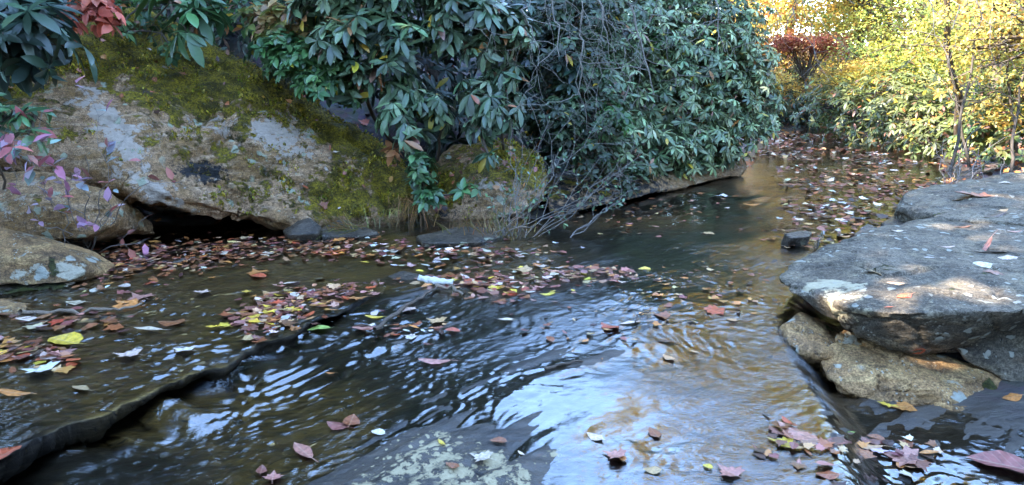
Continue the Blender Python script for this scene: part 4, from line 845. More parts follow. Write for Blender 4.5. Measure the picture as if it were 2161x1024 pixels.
# unseen trees added beside and behind the camera to keep the stream in shade
SPOTS = [(at_z(1740, 610, .25), .22, .11), (at_z(1690, 600, .25), .10, .10), (at_z(2050, 608, .3), .20, .10), (at_z(1830, 598, .3), .15, .05), (at_z(1860, 625, .3), .12, .05)]
def sungap(E):  # crown leaves removed along the sun's rays to light spots on the ledge
    keep = np.ones(len(E), bool); u = np.cross(SUN, [0, 0, 1.]); u /= np.linalg.norm(u); v = np.cross(SUN, u)
    for c, a_, b_ in SPOTS:
        q = E - c; keep &= ~(((q @ u) / (a_ + .08)) ** 2 + ((q @ v) / (b_ + .08)) ** 2 < 1)
    return keep
for i, (x_, y_, h_, lab) in enumerate([(-8.5, -6, 11, 'unseen shade tree added left of and behind the camera'), (-12.5, -1.0, 11, 'unseen shade tree added on the bank to the left of the camera'), (-11.5, 3.8, 11, 'unseen shade tree added on the bank left of the huge boulder'), (-7.2, -1.6, 10, 'unseen shade tree added nearest to the camera on the left'), (-15.5, 5.5, 12, 'unseen shade tree added farthest up the left bank'), (-6, -11, 11, 'unseen shade tree added far behind the camera'), (-7.4, 7.9, 11, 'unseen shade tree added up the slope above the left edge'), (-7.2, 3.8, 11, 'unseen shade tree added left of the boulders, just out of view'), (0.5, -8.5, 10, 'unseen shade tree added directly behind the camera'), (6.5, -7.5, 10, 'unseen shade tree added behind the camera to the right'), (11.5, -1.5, 10, 'unseen shade tree added on the right bank beside the camera'), (11.5, 5.5, 9, 'unseen shade tree added on the right bank beyond the ledge')]):
    bb = gb(x_, y_)
    tree('shade_tree', lab, bb, h_, ([] if x_ < 0 else [(x_, y_, 2.6, 3.4, 3.0, 1.8)]) + [(x_, y_, h_ * .80, 3.6, 3.6, 2.2), (x_ + 1, y_ + 1, h_ * (.6 if y_ < 7 else .8), 3.0, 3.0, 1.6)], 330, 30, .30, DG * 1.6, spray=1.0, mat=M_green, group='unseen shade trees added around the camera', seed=40 + i, rt=.18, cut=sungap)
# far wood and undergrowth on the hills
n = 5200
X = rng.uniform(-34, 46, n); Yw = rng.uniform(19, 48, n); azm = np.degrees(np.arctan2(X, Yw))
k = (azm > 14) | (azm < -12) | (Yw > 30); X, Yw = X[k], Yw[k]; n = len(X)
top = np.where(np.degrees(np.arctan2(X, Yw)) > 14, 9.5, np.where(np.degrees(np.arctan2(X, Yw)) < -12, 9, 1.6))
Z = ground_z(X, Yw) + rng.random(n) ** 1.2 * top * (1 + .4 * fbm(np.stack([X * .25, Yw * .25, 0 * X], -1), 2, 88))
P = np.stack([X, Yw, Z], -1); azp = np.degrees(np.arctan2(P[:, 0], P[:, 1]))
pc = np.where((azp > 10)[:, None], np.where(rng.random((n, 1)) < .5, vary(GOLD, n), vary(YG, n)), vary(DG * 1.3, n))
pc = np.where(((azp > 10) & (Z < ground_z(X, Yw) + 1.5))[:, None], vary(np.array([(.10, .12, .05), (.2, .15, .05)]), n), pc)
per = 26; E = np.repeat(P, per, 0); m = n * per; T = np.repeat(unit(rng.normal(size=(n, 3)) * .3 + [0, 0, 1]), per, 0)
off = jitter_dirs(m) * (rng.random((m, 1)) ** .5) * 1.0; off -= T * np.sum(off * T, -1, keepdims=True) * .6
V, Q, C = leaves(E + off, unit(off), T + rng.normal(size=(m, 3)) * .5, .24 * rng.uniform(.6, 1.3, m), 'diamond', np.clip(np.repeat(pc, per, 0) * (1 + .2 * rng.normal(size=(m, 1))), .004, .9))
tag(link('far_wood', nmesh('far_wood', V, Q, False, None, {'col': C}), M_autumn), 'far wood in autumn colour on the slopes beyond the stream', 'wood', kind='stuff')
trunks = []
n = 26; a = R(1) * rng.uniform(-32, 40, n); d = rng.uniform(22, 36, n)
for i in range(n):
    if -12 < math.degrees(a[i]) < 15: continue
    x_, y_ = d[i] * math.sin(a[i]), d[i] * math.cos(a[i]); b = gb(x_, y_); hh = rng.uniform(7, 10)
    bb = curve(b, b + np.array([rng.normal() * .5, rng.normal() * .5, hh]), .16, .06, 9, .03); br = []
    for _ in range(7):
        k = rng.integers(3, 9); br.append(curve(bb[0][k], bb[0][k] + unit(rng.normal(size=3) + [0, 0, .8]) * rng.uniform(.8, 2), .04, .01, 5, .15))
    root = empty('slim_tree', tuple(b)); tag(root, 'slim trunk standing among the far wood', 'tree', 'trunks in the far wood')
    V, Q = tubes([bb], 7); link('trunk', nmesh('trunk', V - b, Q), M_bark, root)
    V, Q = tubes(br, 4); link('limbs', nmesh('limbs', V - b, Q), M_bark, root)

# ------------------------------------------------------------------ fallen leaves
def outline(kind, r):
    if kind == 'maple':
        pts = [(0, 0), (.10, .16), (.42, .05), (.34, .24), (.52, .42), (.30, .44), (.34, .62), (.14, .60), (0, 1.0)]
    elif kind == 'oak':
        pts = [(0, 0), (.08, .15), (.20, .22), (.12, .33), (.30, .44), (.16, .54), (.26, .70), (.10, .78), (0, 1.0)]
    elif kind == 'broad':
        pts = [(0, 0), (.20, .12), (.32, .32), (.33, .52), (.24, .74), (.10, .90), (0, 1.0)]
    else:
        pts = [(0, 0), (.08, .12), (.15, .32), (.17, .55), (.12, .78), (.05, .92), (0, 1.0)]
    pts = [(a * r.uniform(.85, 1.15), b_ + r.uniform(-.02, .02)) for a, b_ in pts]
    rt = [(a, b_) for a, b_ in pts]; lf = [(-a * r.uniform(.85, 1.1), b_) for a, b_ in pts[1:-1]]
    return rt, lf
def fallen_mesh(kind, seed):
    r = np.random.default_rng(seed); rt, lf = outline(kind, r); n = len(rt)
    V = []; Fs = []
    curl = r.uniform(-.25, .45); fold = r.uniform(-.2, .45); tw = r.uniform(-.25, .25)
    def z(a, b_): return fold * abs(a) * 1.1 + curl * (b_ - .5) ** 2 + tw * a * b_ + .03 * math.sin(9 * b_ + seed) * abs(a) * 4
    mid = [(0, p[1]) for p in rt]
    for (a, b_) in mid: V.append((a, b_, z(0, b_)))
    R0 = len(V)
    for (a, b_) in rt[1:-1]: V.append((a, b_, z(a, b_)))
    L0 = len(V)
    for (a, b_) in lf: V.append((a, b_, z(a, b_)))
    for base in (R0, L0):
        sidx = [0] + [base + i for i in range(n - 2)] + [n - 1]
        for i in range(n - 1):
            q = [i, i + 1, sidx[i + 1], sidx[i]]
            q2 = []; [q2.append(v) for v in q if v not in q2]
            Fs.append(q2 if base == L0 else q2[::-1])
    # stalk
    s0 = len(V); V += [(-.012, 0, z(0, 0)), (.012, 0, z(0, 0)), (.03, -.28, .04), (.015, -.28, .04)]; Fs.append([s0, s0 + 1, s0 + 2, s0 + 3])
    V = np.array(V, float); V[:, 1] -= .5; V[:, 2] *= .7
    return V, Fs
KINDS = ['maple', 'maple', 'oak', 'broad', 'long', 'maple', 'broad', 'oak', 'long', 'maple', 'broad', 'maple']
LM = []
for i, kd in enumerate(KINDS):
    V, Fs = fallen_mesh(kd, 100 + i); me = bpy.data.meshes.new('fallen_leaf_' + kd); me.from_pydata([tuple(v) for v in V], [], Fs); me.update(); me.materials.append(M_fallen)
    LM.append((kd, me, V, Fs))
def surf(px, py):
    """where the line of sight through (px, py) meets the water or the bed"""
    z = np.zeros(np.shape(px)); 
    for _ in range(6):
        p = at_z(px, py, 0.0) if np.isscalar(z) else np.stack([*(ray(px, py) * ((z - H) / ray(px, py)[..., 2])[..., None]).T], -1) + np.array([0, 0, H])
        z = 0.5 * z + 0.5 * np.maximum(water_z(p[:, 0], p[:, 1], False), ground_z(p[:, 0], p[:, 1]))
    return p
PAL = {'brown': (.25, .085, .030), 'purple': (.24, .085, .060), 'red': (.42, .08, .03), 'orange': (.50, .20, .05), 'yellow': (.68, .48, .05), 'tan': (.50, .30, .14), 'pale': (.62, .48, .36), 'white': (.68, .62, .55), 'green': (.28, .42, .08), 'pink': (.45, .20, .15), 'dark': (.06, .03, .02)}
from mathutils import Matrix, Euler
def put_leaf(p, size, yaw, mi, color, tilt, label, group=None, lift=.006):
    o = bpy.data.objects.new('fallen_leaf', LM[mi][1]); COL.objects.link(o)
    o.location = (p[0], p[1], p[2] + lift); o.rotation_euler = (tilt[0], tilt[1], yaw); o.scale = (size,) * 3
    o.color = (*color, 1); tag(o, label, 'leaf', group); return o
KI = {'maple': [0, 1, 5, 9, 11], 'oak': [2, 7], 'broad': [3, 6, 10], 'long': [4, 8]}
# (px, py, size in px, yaw in degrees, kind, colour, label)
HERO = [(77, 785, 52, 80, 'maple', 'white', 'white lobed leaf floating by itself at the far left, below the purple drift'), (385, 742, 42, 75, 'maple', 'white', 'white lobed leaf on the water above the black rock step, left of the yellow leaves'),
 (135, 722, 70, 65, 'broad', 'yellow', 'large curled yellow leaf beside the purple drift at the left edge'), (30, 832, 56, 85, 'long', 'orange', 'narrow orange leaf floating at the left edge above the black rock step'),
 (170, 822, 50, 60, 'long', 'tan', 'narrow tan leaf on the water above the wide part of the black rock step'), (265, 752, 42, 80, 'maple', 'pale', 'pale lobed leaf half way between the two white lobed leaves at the left'),
 (314, 697, 50, 85, 'long', 'pale', 'pale narrow leaf floating above the two white lobed leaves'), (362, 682, 50, 90, 'broad', 'brown', 'dark brown oval leaf to the left of the yellow leaves above the rock step'),
 (268, 643, 60, 60, 'maple', 'orange', 'bright orange lobed leaf near the stick at the left'), (292, 628, 45, 50, 'maple', 'pink', 'pale pink leaf touching the bright orange lobed one'),
 (432, 618, 30, 10, 'maple', 'pale', 'cream leaf standing on edge in the ripples left of the leaf drift'), (262, 606, 24, 80, 'broad', 'pale', 'small cream leaf nearest the lichened rock at the left'), (160, 640, 34, 80, 'broad', 'pale', 'pale oval leaf at the foot of the lichened rock'),
 (450, 693, 34, 70, 'oak', 'yellow', 'bright yellow leaf at the left tip of the leaf drift'), (475, 688, 36, 40, 'oak', 'yellow', 'bright yellow lobed leaf, second from the left tip of the leaf drift'), (530, 672, 36, 120, 'broad', 'yellow', 'yellow leaf lying on the brown leaves of the drift above the step'),
 (520, 618, 26, 20, 'maple', 'yellow', 'yellow leaf at the upper edge of the leaf drift'), (673, 697, 42, 95, 'broad', 'green', 'bright green leaf just below the leaf drift'), (608, 600, 34, 95, 'long', 'pale', 'pale narrow leaf in the ripples above the leaf drift'),
 (541, 575, 40, 30, 'maple', 'orange', 'orange-brown leaf standing out in the stream above the leaf drift'), (545, 585, 32, 80, 'broad', 'red', 'red-brown leaf against the orange-brown one in mid stream'), (677, 643, 44, 110, 'long', 'orange', 'long orange leaf on the drift, near its right end'), (752, 630, 44, 90, 'oak', 'orange', 'orange leaf on the dark rock left of the curled white bark'),
 (985, 598, 42, 90, 'maple', 'red', 'large red-brown leaf right of the curled white bark'), (860, 653, 32, 20, 'maple', 'pale', 'pale lilac leaf below the curled white bark'), (790, 671, 38, 80, 'long', 'yellow', 'yellow-green narrow leaf left of the pale lilac one'),
 (918, 680, 40, 70, 'maple', 'tan', 'cream and tan lobed leaf below the curled white bark'), (835, 710, 22, 80, 'oak', 'red', 'small bright red leaf in the stream left of the cream lobed one'), (864, 712, 26, 60, 'maple', 'white', 'small white leaf touching the small bright red one'), (840, 695, 28, 100, 'long', 'pink', 'pink narrow leaf above the small bright red one'), (1072, 677, 40, 90, 'long', 'pale', 'pale narrow leaf floating alone below the middle drift'), (776, 694, 60, 95, 'long', 'pink', 'long pink leaf below the right end of the leaf drift'),
 (955, 700, 30, 80, 'broad', 'red', 'small dark red leaf right of the cream lobed leaf'), (917, 765, 64, 92, 'long', 'pink', 'long pink-brown leaf under the water in the centre of the stream'), (1285, 690, 48, 40, 'broad', 'red', 'red-brown curled leaf standing on the blue wet slab, right of centre'), (1160, 718, 26, 10, 'broad', 'brown', 'small brown leaf caught where two currents meet in the centre'),
 (1330, 684, 44, 110, 'long', 'pale', 'pale narrow leaf with a dark stalk right of the standing red-brown one'), (1393, 668, 34, 60, 'maple', 'brown', 'rusty brown leaf at the end of the curved twig on the blue slab'), (1405, 723, 36, 95, 'long', 'dark', 'dark narrow leaf on the blue slab below the rusty one'), (1410, 757, 30, 20, 'broad', 'tan', 'small tan upright leaf on the right of the blue slab'),
 (1255, 924, 36, 60, 'broad', 'pale', 'cream leaf alone on the wet slab at the bottom middle'), (1293, 963, 46, 50, 'maple', 'pink', 'pinkish leaf below the cream one at the bottom middle'), (1380, 916, 34, 10, 'broad', 'brown', 'brown curled leaf right of the cream one at the bottom middle'), (1376, 995, 34, 80, 'broad', 'tan', 'tan leaf near the bottom edge, right of the pinkish one'), (1312, 970, 24, 20, 'broad', 'orange', 'small orange leaf touching the pinkish one near the bottom edge'), (1100, 960, 20, 50, 'long', 'pale', 'small cream leaf on the dark crack at the bottom'),
 (1012, 968, 44, 60, 'maple', 'pale', 'lilac grey leaf between the lichen patches at the bottom'), (1052, 934, 32, 90, 'broad', 'brown', 'dark red-brown curled leaf above the lichen patches'), (955, 985, 30, 70, 'broad', 'brown', 'dark brown leaf among the lichen patches at the bottom'), (932, 937, 28, 30, 'long', 'yellow', 'pale yellow leaf at the top of the lichen patches'), (640, 955, 74, 35, 'long', 'pink', 'long pale pink leaf at the bottom, left of the lichened slab'), (577, 1008, 34, 20, 'maple', 'pink', 'small pink leaf at the bottom edge'), (552, 994, 28, 10, 'broad', 'purple', 'small mauve leaf beside the small pink one at the bottom edge'), (4, 965, 70, 0, 'broad', 'red', 'red and tan leaf cut by the left edge below the rock step'),
 (742, 890, 46, 10, 'broad', 'brown', 'dark red-brown leaf, right one of the pair under the water near the bottom'), (712, 900, 46, 60, 'broad', 'purple', 'mauve-brown leaf, left one of the pair under the water near the bottom'), (798, 916, 28, 80, 'broad', 'white', 'small white leaf in the bubbles right of the brown pair'), (697, 790, 20, 80, 'long', 'orange', 'small orange leaf in the ripples above the brown pair'),
 (1682, 915, 76, 30, 'broad', 'pink', 'large curled pale pink leaf at the lower right'), (1645, 935, 44, 60, 'maple', 'yellow', 'yellow-orange leaf beneath the large curled pink one at the lower right'), (1637, 912, 40, 10, 'oak', 'purple', 'purple leaf behind the yellow-orange one at the lower right'), (1535, 998, 50, 25, 'maple', 'pink', 'magenta pink lobed leaf near the bottom edge at the lower right'), (1493, 988, 20, 30, 'broad', 'yellow', 'small yellow leaf left of the magenta pink lobed one'), (1610, 955, 36, 90, 'broad', 'dark', 'black curled leaf left of the yellow-orange one'), (1745, 1005, 40, 80, 'broad', 'brown', 'brown crumpled leaf at the bottom edge below the dark pool'),
 (2118, 985, 96, 70, 'broad', 'purple', 'big purple-red leaf in the bottom right corner'), (1895, 968, 60, 60, 'maple', 'pink', 'dull pink lobed leaf in the shallows at the lower right'), (1830, 945, 50, 75, 'long', 'tan', 'tan narrow leaf at the edge of the dark pool'), (1873, 856, 34, 70, 'oak', 'yellow', 'orange-yellow leaf at the foot of the lichened block, left of two'), (1900, 862, 40, 100, 'maple', 'orange', 'orange-yellow leaf at the foot of the lichened block, right of two'), (1795, 915, 14, 70, 'broad', 'green', 'tiny green leaf on the dark pool'), (1848, 927, 28, 60, 'broad', 'brown', 'brown leaf floating on the dark pool right of the tiny green one'), (1960, 958, 36, 90, 'long', 'orange', 'orange narrow leaf in the shallows right of the dull pink one'),
 (1500, 655, 50, 80, 'maple', 'red', 'dark red crumpled leaf on the wet slab left of the ledge'), (1360, 570, 24, 70, 'broad', 'yellow', 'bright yellow leaf at the right end of the middle drift'), (1072, 620, 22, 60, 'broad', 'yellow', 'yellow leaf in the middle drift, in front of the pale maple leaves'), (1155, 622, 30, 80, 'broad', 'yellow', 'yellow leaf at the lower edge of the middle drift'), (1095, 572, 44, 70, 'maple', 'tan', 'cream and tan leaf on top of the middle drift'), (770, 555, 22, 70, 'long', 'yellow', 'small yellow leaf on the calm brown water in the middle'), (1140, 563, 24, 60, 'maple', 'pale', 'pale leaf at the top of the middle drift'), (458, 540, 34, 90, 'maple', 'pale', 'pale leaf by itself among the brown leaves near the huge boulder'), (775, 503, 14, 0, 'broad', 'white', 'tiny pale leaf near the far shore below the dry grass'),
 (1520, 415, 24, 70, 'maple', 'white', 'white leaf floating alone on the dark calm water under the big rhododendron'), (1585, 433, 34, 90, 'long', 'orange', 'narrow orange leaf at the edge of the dark calm water'), (1490, 494, 26, 90, 'maple', 'tan', 'tan leaf at the near edge of the dark calm water'), (1640, 372, 24, 85, 'broad', 'dark', 'dark curled leaf at the edge of the golden water')]
for i, (a, b_, s, yaw, kd, c, lab) in enumerate(HERO):
    p = surf(np.array([a * 1.0]), np.array([b_ * 1.0]))[0]; dist = np.linalg.norm(p - [0, 0, H])
    put_leaf(p, s * dist / F * 1.12, R(yaw + rng.uniform(-12, 12)), KI[kd][i % len(KI[kd])], vary(PAL[c], 1, .06, .04)[0], rng.normal(size=2) * .05, lab, lift=.006)
# leaves lying on the ledges: found by casting onto the slabs
dg = bpy.context.evaluated_depsgraph_get(); dg.update()
LEDGE = [(1908, 626, 28, 100, 'broad', 'red', 'small bright red leaf on the broad ledge'), (2075, 527, 50, 95, 'long', 'pink', 'pink leaf near the back of the broad ledge'), (2085, 534, 56, 80, 'long', 'pale', 'long pale leaf behind the pink one on the broad ledge'), (2072, 560, 34, 95, 'broad', 'pale', 'pale round leaf in the middle of the broad ledge'), (2125, 546, 30, 85, 'broad', 'pale', 'pale leaf at the right of the broad ledge'), (1995, 522, 34, 95, 'long', 'pale', 'narrow pale leaf left of the pink one on the broad ledge'), (1848, 576, 44, 85, 'broad', 'tan', 'tan leaf on the sunny end of the broad ledge'), (1890, 600, 30, 80, 'long', 'tan', 'small tan leaf just behind the bright red one on the ledge'), (2092, 575, 30, 80, 'maple', 'purple', 'grey-purple leaf right of the pale round one'), (2030, 480, 30, 95, 'long', 'brown', 'small brown curled leaf at the notch of the upper slab'), (1893, 488, 20, 80, 'broad', 'pale', 'tiny pale leaf by the dark notch of the ledge'), (2055, 415, 64, 80, 'oak', 'brown', 'large brown curled leaf on the upper ledge slab'), (2030, 420, 40, 95, 'oak', 'dark', 'dark brown leaf left of the large brown one on the upper slab'), (2113, 445, 22, 95, 'broad', 'tan', 'small tan leaf at the front of the upper slab'), (2120, 387, 16, 60, 'broad', 'pale', 'tiny pale leaf at the back of the upper slab'), (2100, 456, 44, 100, 'long', 'dark', 'thin dark leaf lying along the front of the upper slab'), (1960, 545, 18, 80, 'long', 'white', 'tiny white narrow leaf in the middle of the broad ledge'), (2140, 490, 24, 90, 'long', 'pink', 'small pink leaf at the right end of the broad ledge, far side'), (1875, 650, 16, 80, 'long', 'red', 'tiny red leaf at the lit end of the ledge'), (2135, 840, 30, 90, 'broad', 'orange', 'orange leaf in the shadow under the ledge at the right edge'), (1935, 742, 26, 100, 'broad', 'red', 'dark red leaf in the crack behind the lichened block')]
for i, (a, b_, s, yaw, kd, c, lab) in enumerate(LEDGE):
    d = unit(ray(a, b_)); hit, loc, nor, _, ob, _ = scene.ray_cast(dg, (0, 0, H), tuple(d), distance=12)
    if not hit or ob.name.startswith(('foliage', 'twigs')): continue
    p = np.array(loc); dist = np.linalg.norm(p - [0, 0, H])
    o = put_leaf(p, s * dist / F * 1.1, R(yaw), KI[kd][i % len(KI[kd])], vary(PAL[c], 1, .06, .04)[0], (0, 0), lab, lift=.004)
    q = Vector((0, 0, 1)).rotation_difference(nor) @ Euler((0, 0, R(yaw))).to_quaternion(); o.rotation_euler = q.to_euler()
    if c in ('pale', 'tan', 'pink'): o.scale = (o.scale[0],) * 3

CARP = ['dark'] * 7 + ['purple'] * 6 + ['pale'] * 2 + ['tan'] * 1 + ['brown'] * 5 + ['white']
# drifts: (centre px, py, half width, half height, tilt deg, count of individuals, count in the litter, size m, palette, label)
MIXB = ['brown'] * 7 + ['purple'] * 3 + ['red', 'pink'] + ['orange', 'tan', 'tan', 'brown', 'dark', 'dark', 'dark', 'pale']
PURP = ['purple'] * 5 + ['pink'] * 3 + ['brown'] * 5 + ['red', 'pale', 'tan', 'tan', 'dark', 'dark', 'orange', 'yellow']
PALEM = ['purple'] * 4 + ['pale'] * 2 + ['tan'] * 2 + ['brown'] * 4 + ['white'] + ['orange'] + ['dark'] * 2
GOLDM = ['brown'] * 3 + ['tan'] * 2 + ['orange'] * 3 + ['dark'] * 3 + ['purple']
DRIFT = [(590, 655, 110, 42, -14, 62, 210, .085, PURP, 'in the thick drift of leaves above the rock step'), (730, 615, 95, 18, -8, 18, 70, .08, PURP, 'in the thin tail of the drift left of the curled white bark'),
 (70, 750, 110, 30, 6, 22, 46, .10, PURP, 'in the purple drift at the left edge'), (130, 680, 130, 30, 0, 12, 40, .10, MIXB, 'below the dark mossy stone at the left edge'),
 (330, 545, 190, 40, -4, 16, 520, .075, MIXB, 'in the brown band of leaves in front of the huge boulder'), (620, 525, 210, 26, -2, 10, 380, .075, MIXB, 'on the brown water just below the foot of the huge boulder'),
 (1040, 600, 150, 30, 2, 40, 190, .08, PURP, 'in the drift right of the curled white bark'), (1230, 580, 120, 18, 2, 22, 90, .08, PURP, 'in the drift that crosses the middle of the stream'), (960, 535, 200, 28, 0, 12, 240, .075, PALEM, 'on the calm water below the many-stemmed shrub'),
 (1740, 440, 120, 60, -25, 24, 200, .09, CARP, 'in the leaf carpet where the stream narrows'), (1690, 510, 100, 20, 10, 8, 50, .08, GOLDM, 'at the near end of the leaf carpet'),
 (1900, 385, 90, 30, 10, 0, 160, .10, MIXB, ''), (1350, 450, 190, 40, -6, 0, 130, .07, MIXB, ''), (1500, 610, 140, 50, 5, 8, 70, .06, GOLDM, 'scattered on the wet slab left of the ledge'),
 (1700, 950, 110, 60, 10, 10, 24, .07, MIXB, 'around the large curled pink leaf at the lower right'), (1900, 960, 130, 40, 8, 12, 20, .07, PALEM, 'in the shallows at the lower right'), (1250, 690, 200, 60, 0, 6, 30, .05, GOLDM, 'on the blue wet slab'), (850, 690, 120, 30, 0, 8, 24, .07, PALEM, 'below the curled white bark'), (230, 610, 120, 30, 0, 6, 24, .07, PALEM, 'between the lichened rock and the ripples')]
SV, SF, SC, so_ = [], [], [], 0
CNAME = {'brown': 'brown', 'purple': 'purple-brown', 'red': 'reddish', 'orange': 'orange', 'yellow': 'yellow', 'tan': 'tan', 'pale': 'pale', 'white': 'white', 'green': 'green', 'pink': 'pinkish', 'dark': 'black'}
for cx_, cy_, rx, ry, tl, ni, nsf, sz, pal, where in DRIFT:
    ni = int(ni * .6); n = ni + nsf; a = rng.uniform(0, 2 * np.pi, n); r = np.sqrt(rng.random(n)) ** 1.25 * rng.uniform(.7, 1.45, n)
    u, v = r * rx * np.cos(a), r * ry * np.sin(a); th = R(tl)
    px = cx_ + u * math.cos(th) - v * math.sin(th); py = cy_ + u * math.sin(th) + v * math.cos(th)
    py = np.maximum(py, 285.0)
    P = surf(px, py); dens = np.exp(-r ** 2)
    for i in range(n):
        c = pal[rng.integers(len(pal))]; col = vary(PAL[c], 1, .22, .08)[0]; mi = int(rng.integers(len(LM))); s = sz * .80 * rng.uniform(.45, 1.3); yaw = rng.uniform(0, 6.28); tlt = rng.normal(size=2) * .10
        lift = .003 + rng.random() * .016 * dens[i]
        if i < ni:
            put_leaf(P[i], s, yaw, mi, col, tlt, '%s fallen leaf %s' % (CNAME[c], where), '%s leaves %s' % (CNAME[c], where), lift)
        else:
            kd, me, V, Fs = LM[mi]; M = np.array(Euler((tlt[0], tlt[1], yaw)).to_matrix()); W = (V * s * [1, 1, rng.uniform(.3, 1.3)]) @ M.T + P[i] + [0, 0, lift]
            SV.append(W); SC.append(np.repeat(col[None], len(V), 0)); SF += [[q + so_ for q in f] for f in Fs]; so_ += len(V)
CPOLY = [(1615, 300), (1650, 283), (1800, 288), (1900, 305), (1990, 350), (1980, 400), (1905, 440), (1860, 500), (1760, 530), (1600, 505), (1570, 465), (1640, 410), (1680, 370), (1620, 335)]
W0 = np.array(XY(CPOLY)); n = 9000; X = rng.uniform(W0[:, 0].min(), W0[:, 0].max(), n); Yw = rng.uniform(W0[:, 1].min(), W0[:, 1].max(), n)
k = inpoly(X, Yw, XY(CPOLY)) & (fbm(np.stack([X * 1.6, Yw * 1.1, 0 * X], -1), 3, 95) > -.12); X, Yw = X[k], Yw[k]; X += rng.normal(size=len(X)) * .12
Z = np.maximum(water_z(X, Yw, False), ground_z(X, Yw))
for i in range(len(X)):
    c = CARP[rng.integers(len(CARP))]; col = vary(PAL[c], 1, .25, .08)[0]; mi = int(rng.integers(len(LM))); s = rng.uniform(.05, .12); kd, me, V, Fs = LM[mi]
    M = np.array(Euler((*(rng.normal(size=2) * .16), rng.uniform(0, 6.28))).to_matrix()); W = (V * s * [1, 1, .8]) @ M.T + [X[i], Yw[i], Z[i] + .004 + .02 * rng.random()]
    SV.append(W); SC.append(np.repeat(col[None], len(V), 0)); SF += [[q + so_ for q in f] for f in Fs]; so_ += len(V)
# leaves scattered over the banks and the forest floor
n = 5200; X = np.concatenate([rng.uniform(-5, 9, n // 2), rng.uniform(3, 14, n // 2)]); Yw = np.concatenate([rng.uniform(4.5, 18, n // 2), rng.uniform(5, 20, n // 2)])
k = ~inpoly(X, Yw, CH); X, Yw = X[k], Yw[k]; Z = ground_z(X, Yw)
for i in range(len(X)):
    c = (MIXB + ['tan', 'orange'] * 3)[rng.integers(len(MIXB) + 6)]; col = vary(PAL[c], 1, .25, .08)[0]; mi = int(rng.integers(len(LM))); s = rng.uniform(.06, .13); kd, me, V, Fs = LM[mi]
    M = np.array(Euler((*(rng.normal(size=2) * .35), rng.uniform(0, 6.28))).to_matrix()); W = (V * s) @ M.T + [X[i], Yw[i], Z[i] + .02]
    SV.append(W); SC.append(np.repeat(col[None], len(V), 0)); SF += [[q + so_ for q in f] for f in Fs]; so_ += len(V)
for o_, V_, N_, at_ in ROCKS:                                   # leaves caught in the moss on top of the boulders
    k = np.where((N_[:, 2] > .55) & (at_['moss'] > .4) & (N_[:, 1] < .5))[0]
    for i in rng.choice(k, min(len(k), 170), replace=False):
        c = MIXB[rng.integers(len(MIXB))]; col = vary(PAL[c], 1, .25, .08)[0]; s = rng.uniform(.03, .08); kd, me, V, Fs = LM[int(rng.integers(len(LM)))]
        q = Vector((0, 0, 1)).rotation_difference(Vector(N_[i].tolist())) @ Euler((*(rng.normal(size=2) * .35), rng.uniform(0, 6.28))).to_quaternion()
        W = (V * s) @ np.array(q.to_matrix()).T + V_[i] + N_[i] * .022; SV.append(W); SC.append(np.repeat(col[None], len(V), 0)); SF += [[q2 + so_ for q2 in f] for f in Fs]; so_ += len(V)
me = bpy.data.meshes.new('leaf_litter'); me.from_pydata(np.concatenate(SV).tolist(), [], SF); me.update()
a = me.attributes.new('col', 'FLOAT_COLOR', 'POINT'); v4 = np.ones((so_, 4), np.float32); v4[:, :3] = np.concatenate(SC); a.data.foreach_set('color', v4.ravel())
tag(link('leaf_litter', me, M_litter), 'small fallen leaves strewn over the stream and its banks', 'leaf litter', kind='stuff')

# ------------------------------------------------------------------ bark, sticks, dry grass
def stick(label, pts, r0, r1, mat=None, cat='stick', name='stick', lift=.02):
    p = np.array([surf(np.array([a * 1.]), np.array([b_ * 1.]))[0] + [0, 0, lift + (q[0] if q else 0)] for a, b_, *q in pts])
    k = len(p); t_ = np.linspace(0, 1, 4 * k); P = np.stack([np.interp(t_, np.linspace(0, 1, k), p[:, j]) for j in range(3)], -1)
    P = P + rng.normal(size=P.shape) * r0 * .5; rr = np.linspace(r0, r1, len(P)) * rng.uniform(.8, 1.2, len(P))
    V, Q = tubes([(P, rr)], 7); c = P[0].copy()
    return tag(link(name, nmesh(name, V - c, Q), mat or M_stick, None, tuple(c)), label, cat)
stick('long pale driftwood stick lying from the dark mossy stone to the bright orange leaf', [(40, 668), (120, 662), (200, 663), (260, 660), (306, 648)], .014, .005)
stick('dark stick running down from behind the curled white bark', [(790, 705), (850, 660), (890, 630), (925, 612)], .012, .006, M_bark)
stick('brown twig to the right of the curled white bark', [(925, 612), (955, 616), (982, 628)], .012, .005)
stick('curved dark twig on the blue wet slab between two leaves', [(1340, 690), (1345, 672), (1375, 663)], .004, .003, M_bark)
stick('black waterlogged stick lying in the groove of the wet slab', [(1150, 782), (1180, 775), (1245, 762)], .009, .004, M_bark, lift=.006)
stick('pale broken twig poking from the dark gap under the ledge tip', [(1680, 660, .10), (1705, 664, .10), (1730, 668, .10)], .007, .003)
t = NT('white_bark'); c = t.coord(); nz = t.noise(t.map(c, (12, 40, 12)), 3, 4, .6)
M_white = t.done(t.bsdf(t.mix(nz, (.42, .38, .33), (.80, .77, .72)), .7, t.bump(nz, .5, .004), .3))
p0 = surf(np.array([920.]), np.array([606.]))[0]; V = []; Fs = []
nu, nv = 18, 9
for i in range(nu):
    for j in range(nv):
        u = i / (nu - 1) - .5; v = j / (nv - 1); th = -.5 + v * (2.6 + .8 * u); rr = .020 * (1.3 - .9 * abs(u + .1)) + .004 * math.sin(i * 1.7 + j)
        V.append((u * .21, -rr * math.cos(th) + .15 * u * .2, rr * math.sin(th) + .022 + .03 * (u + .1) ** 2))
for i in range(nu - 1):
    for j in range(nv - 1): Fs.append((i * nv + j, (i + 1) * nv + j, (i + 1) * nv + j + 1, i * nv + j + 1))
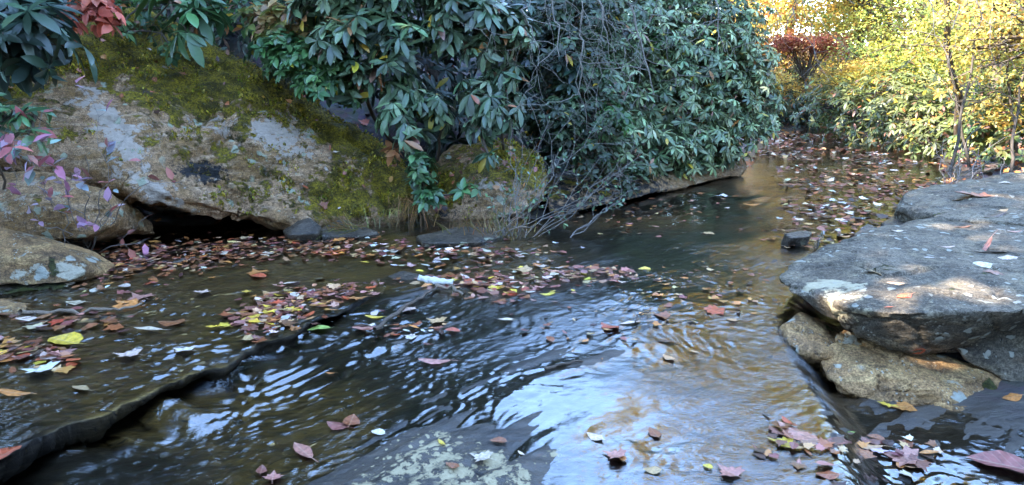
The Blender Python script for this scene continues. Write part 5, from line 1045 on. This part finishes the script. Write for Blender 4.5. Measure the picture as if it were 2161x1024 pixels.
o = link('curled_bark', nmesh('curled_bark', np.array(V), np.array(Fs)), M_white, None, (p0[0], p0[1], p0[2] + .012)); o.rotation_euler = (0, R(6), R(-18))
sm = o.modifiers.new('thickness', 'SOLIDIFY'); sm.thickness = .003
tag(o, 'curled strip of white bark lying on the leaves in the middle of the stream', 'bark')

def tuft(label, px_, py_, Y, n, L, pal, spread=.10, lean=(0, -.2, 1), droop=.6):
    c = at_y(px_, py_, Y); Vs, Fs, Cs = [], [], []; o_ = 0
    for i in range(n):
        b = rng.normal(size=3) * [spread, spread * .5, .01]; d = unit(np.array(lean) + rng.normal(size=3) * .45); l = L * rng.uniform(.5, 1.2); k = 6
        sdir = unit(np.cross(d, [0, 1, .1])) * .003 * rng.uniform(.6, 1.5)
        for j in range(k):
            s = j / (k - 1); p = b + d * l * s + np.array([0, 0, -1]) * droop * l * s * s; w = sdir * (1 - .9 * s); Vs += [p - w, p + w]
            if j: Fs.append((o_ + 2 * j - 2, o_ + 2 * j - 1, o_ + 2 * j + 1, o_ + 2 * j))
        Cs.append(np.repeat(vary(pal, 1, .25), 2 * k, 0)); o_ += 2 * k
    o = link('grass_tuft', nmesh('grass_tuft', np.array(Vs), np.array(Fs), True, None, {'col': np.concatenate(Cs)}), M_green, None, tuple(c)); return tag(o, label, 'grass')
STRAW = np.array([(.35, .22, .09), (.28, .15, .06), (.20, .18, .06)])
tuft('dry straw coloured grass lying at the foot of the huge boulder', 735, 482, 5.3, 60, .24, STRAW, .07, (-.9, -.2, .55), .1)
tuft('dead ferns hanging in the dark gap beside the huge boulder', 870, 425, 5.75, 90, .34, STRAW * [1, .8, .6], .06, (0, -.3, .5), 1.3)
tuft('small green grass tuft at the foot of the huge boulder near the straw', 715, 490, 5.3, 26, .12, np.array([(.12, .2, .04)]), .04)
tuft('thin pale grass at the base of the many-stemmed shrub', 1060, 496, 5.35, 70, .30, STRAW * 1.1, .12, (0, -.1, 1), .25)
tuft('sparse grass blades on the far shore left of the many-stemmed shrub', 985, 488, 5.5, 40, .17, STRAW, .16, (.1, -.1, 1), .2)
tuft('small yellow-leaved weed hanging on the lower right face of the huge boulder', 832, 445, 5.85, 40, .12, YEL, .04, (0, -.5, .5), 1.0)
tuft('brown hanging roots on the lower right edge of the huge boulder', 800, 462, 5.7, 40, .16, STRAW * .7, .07, (0, -.3, .2), 1.6)
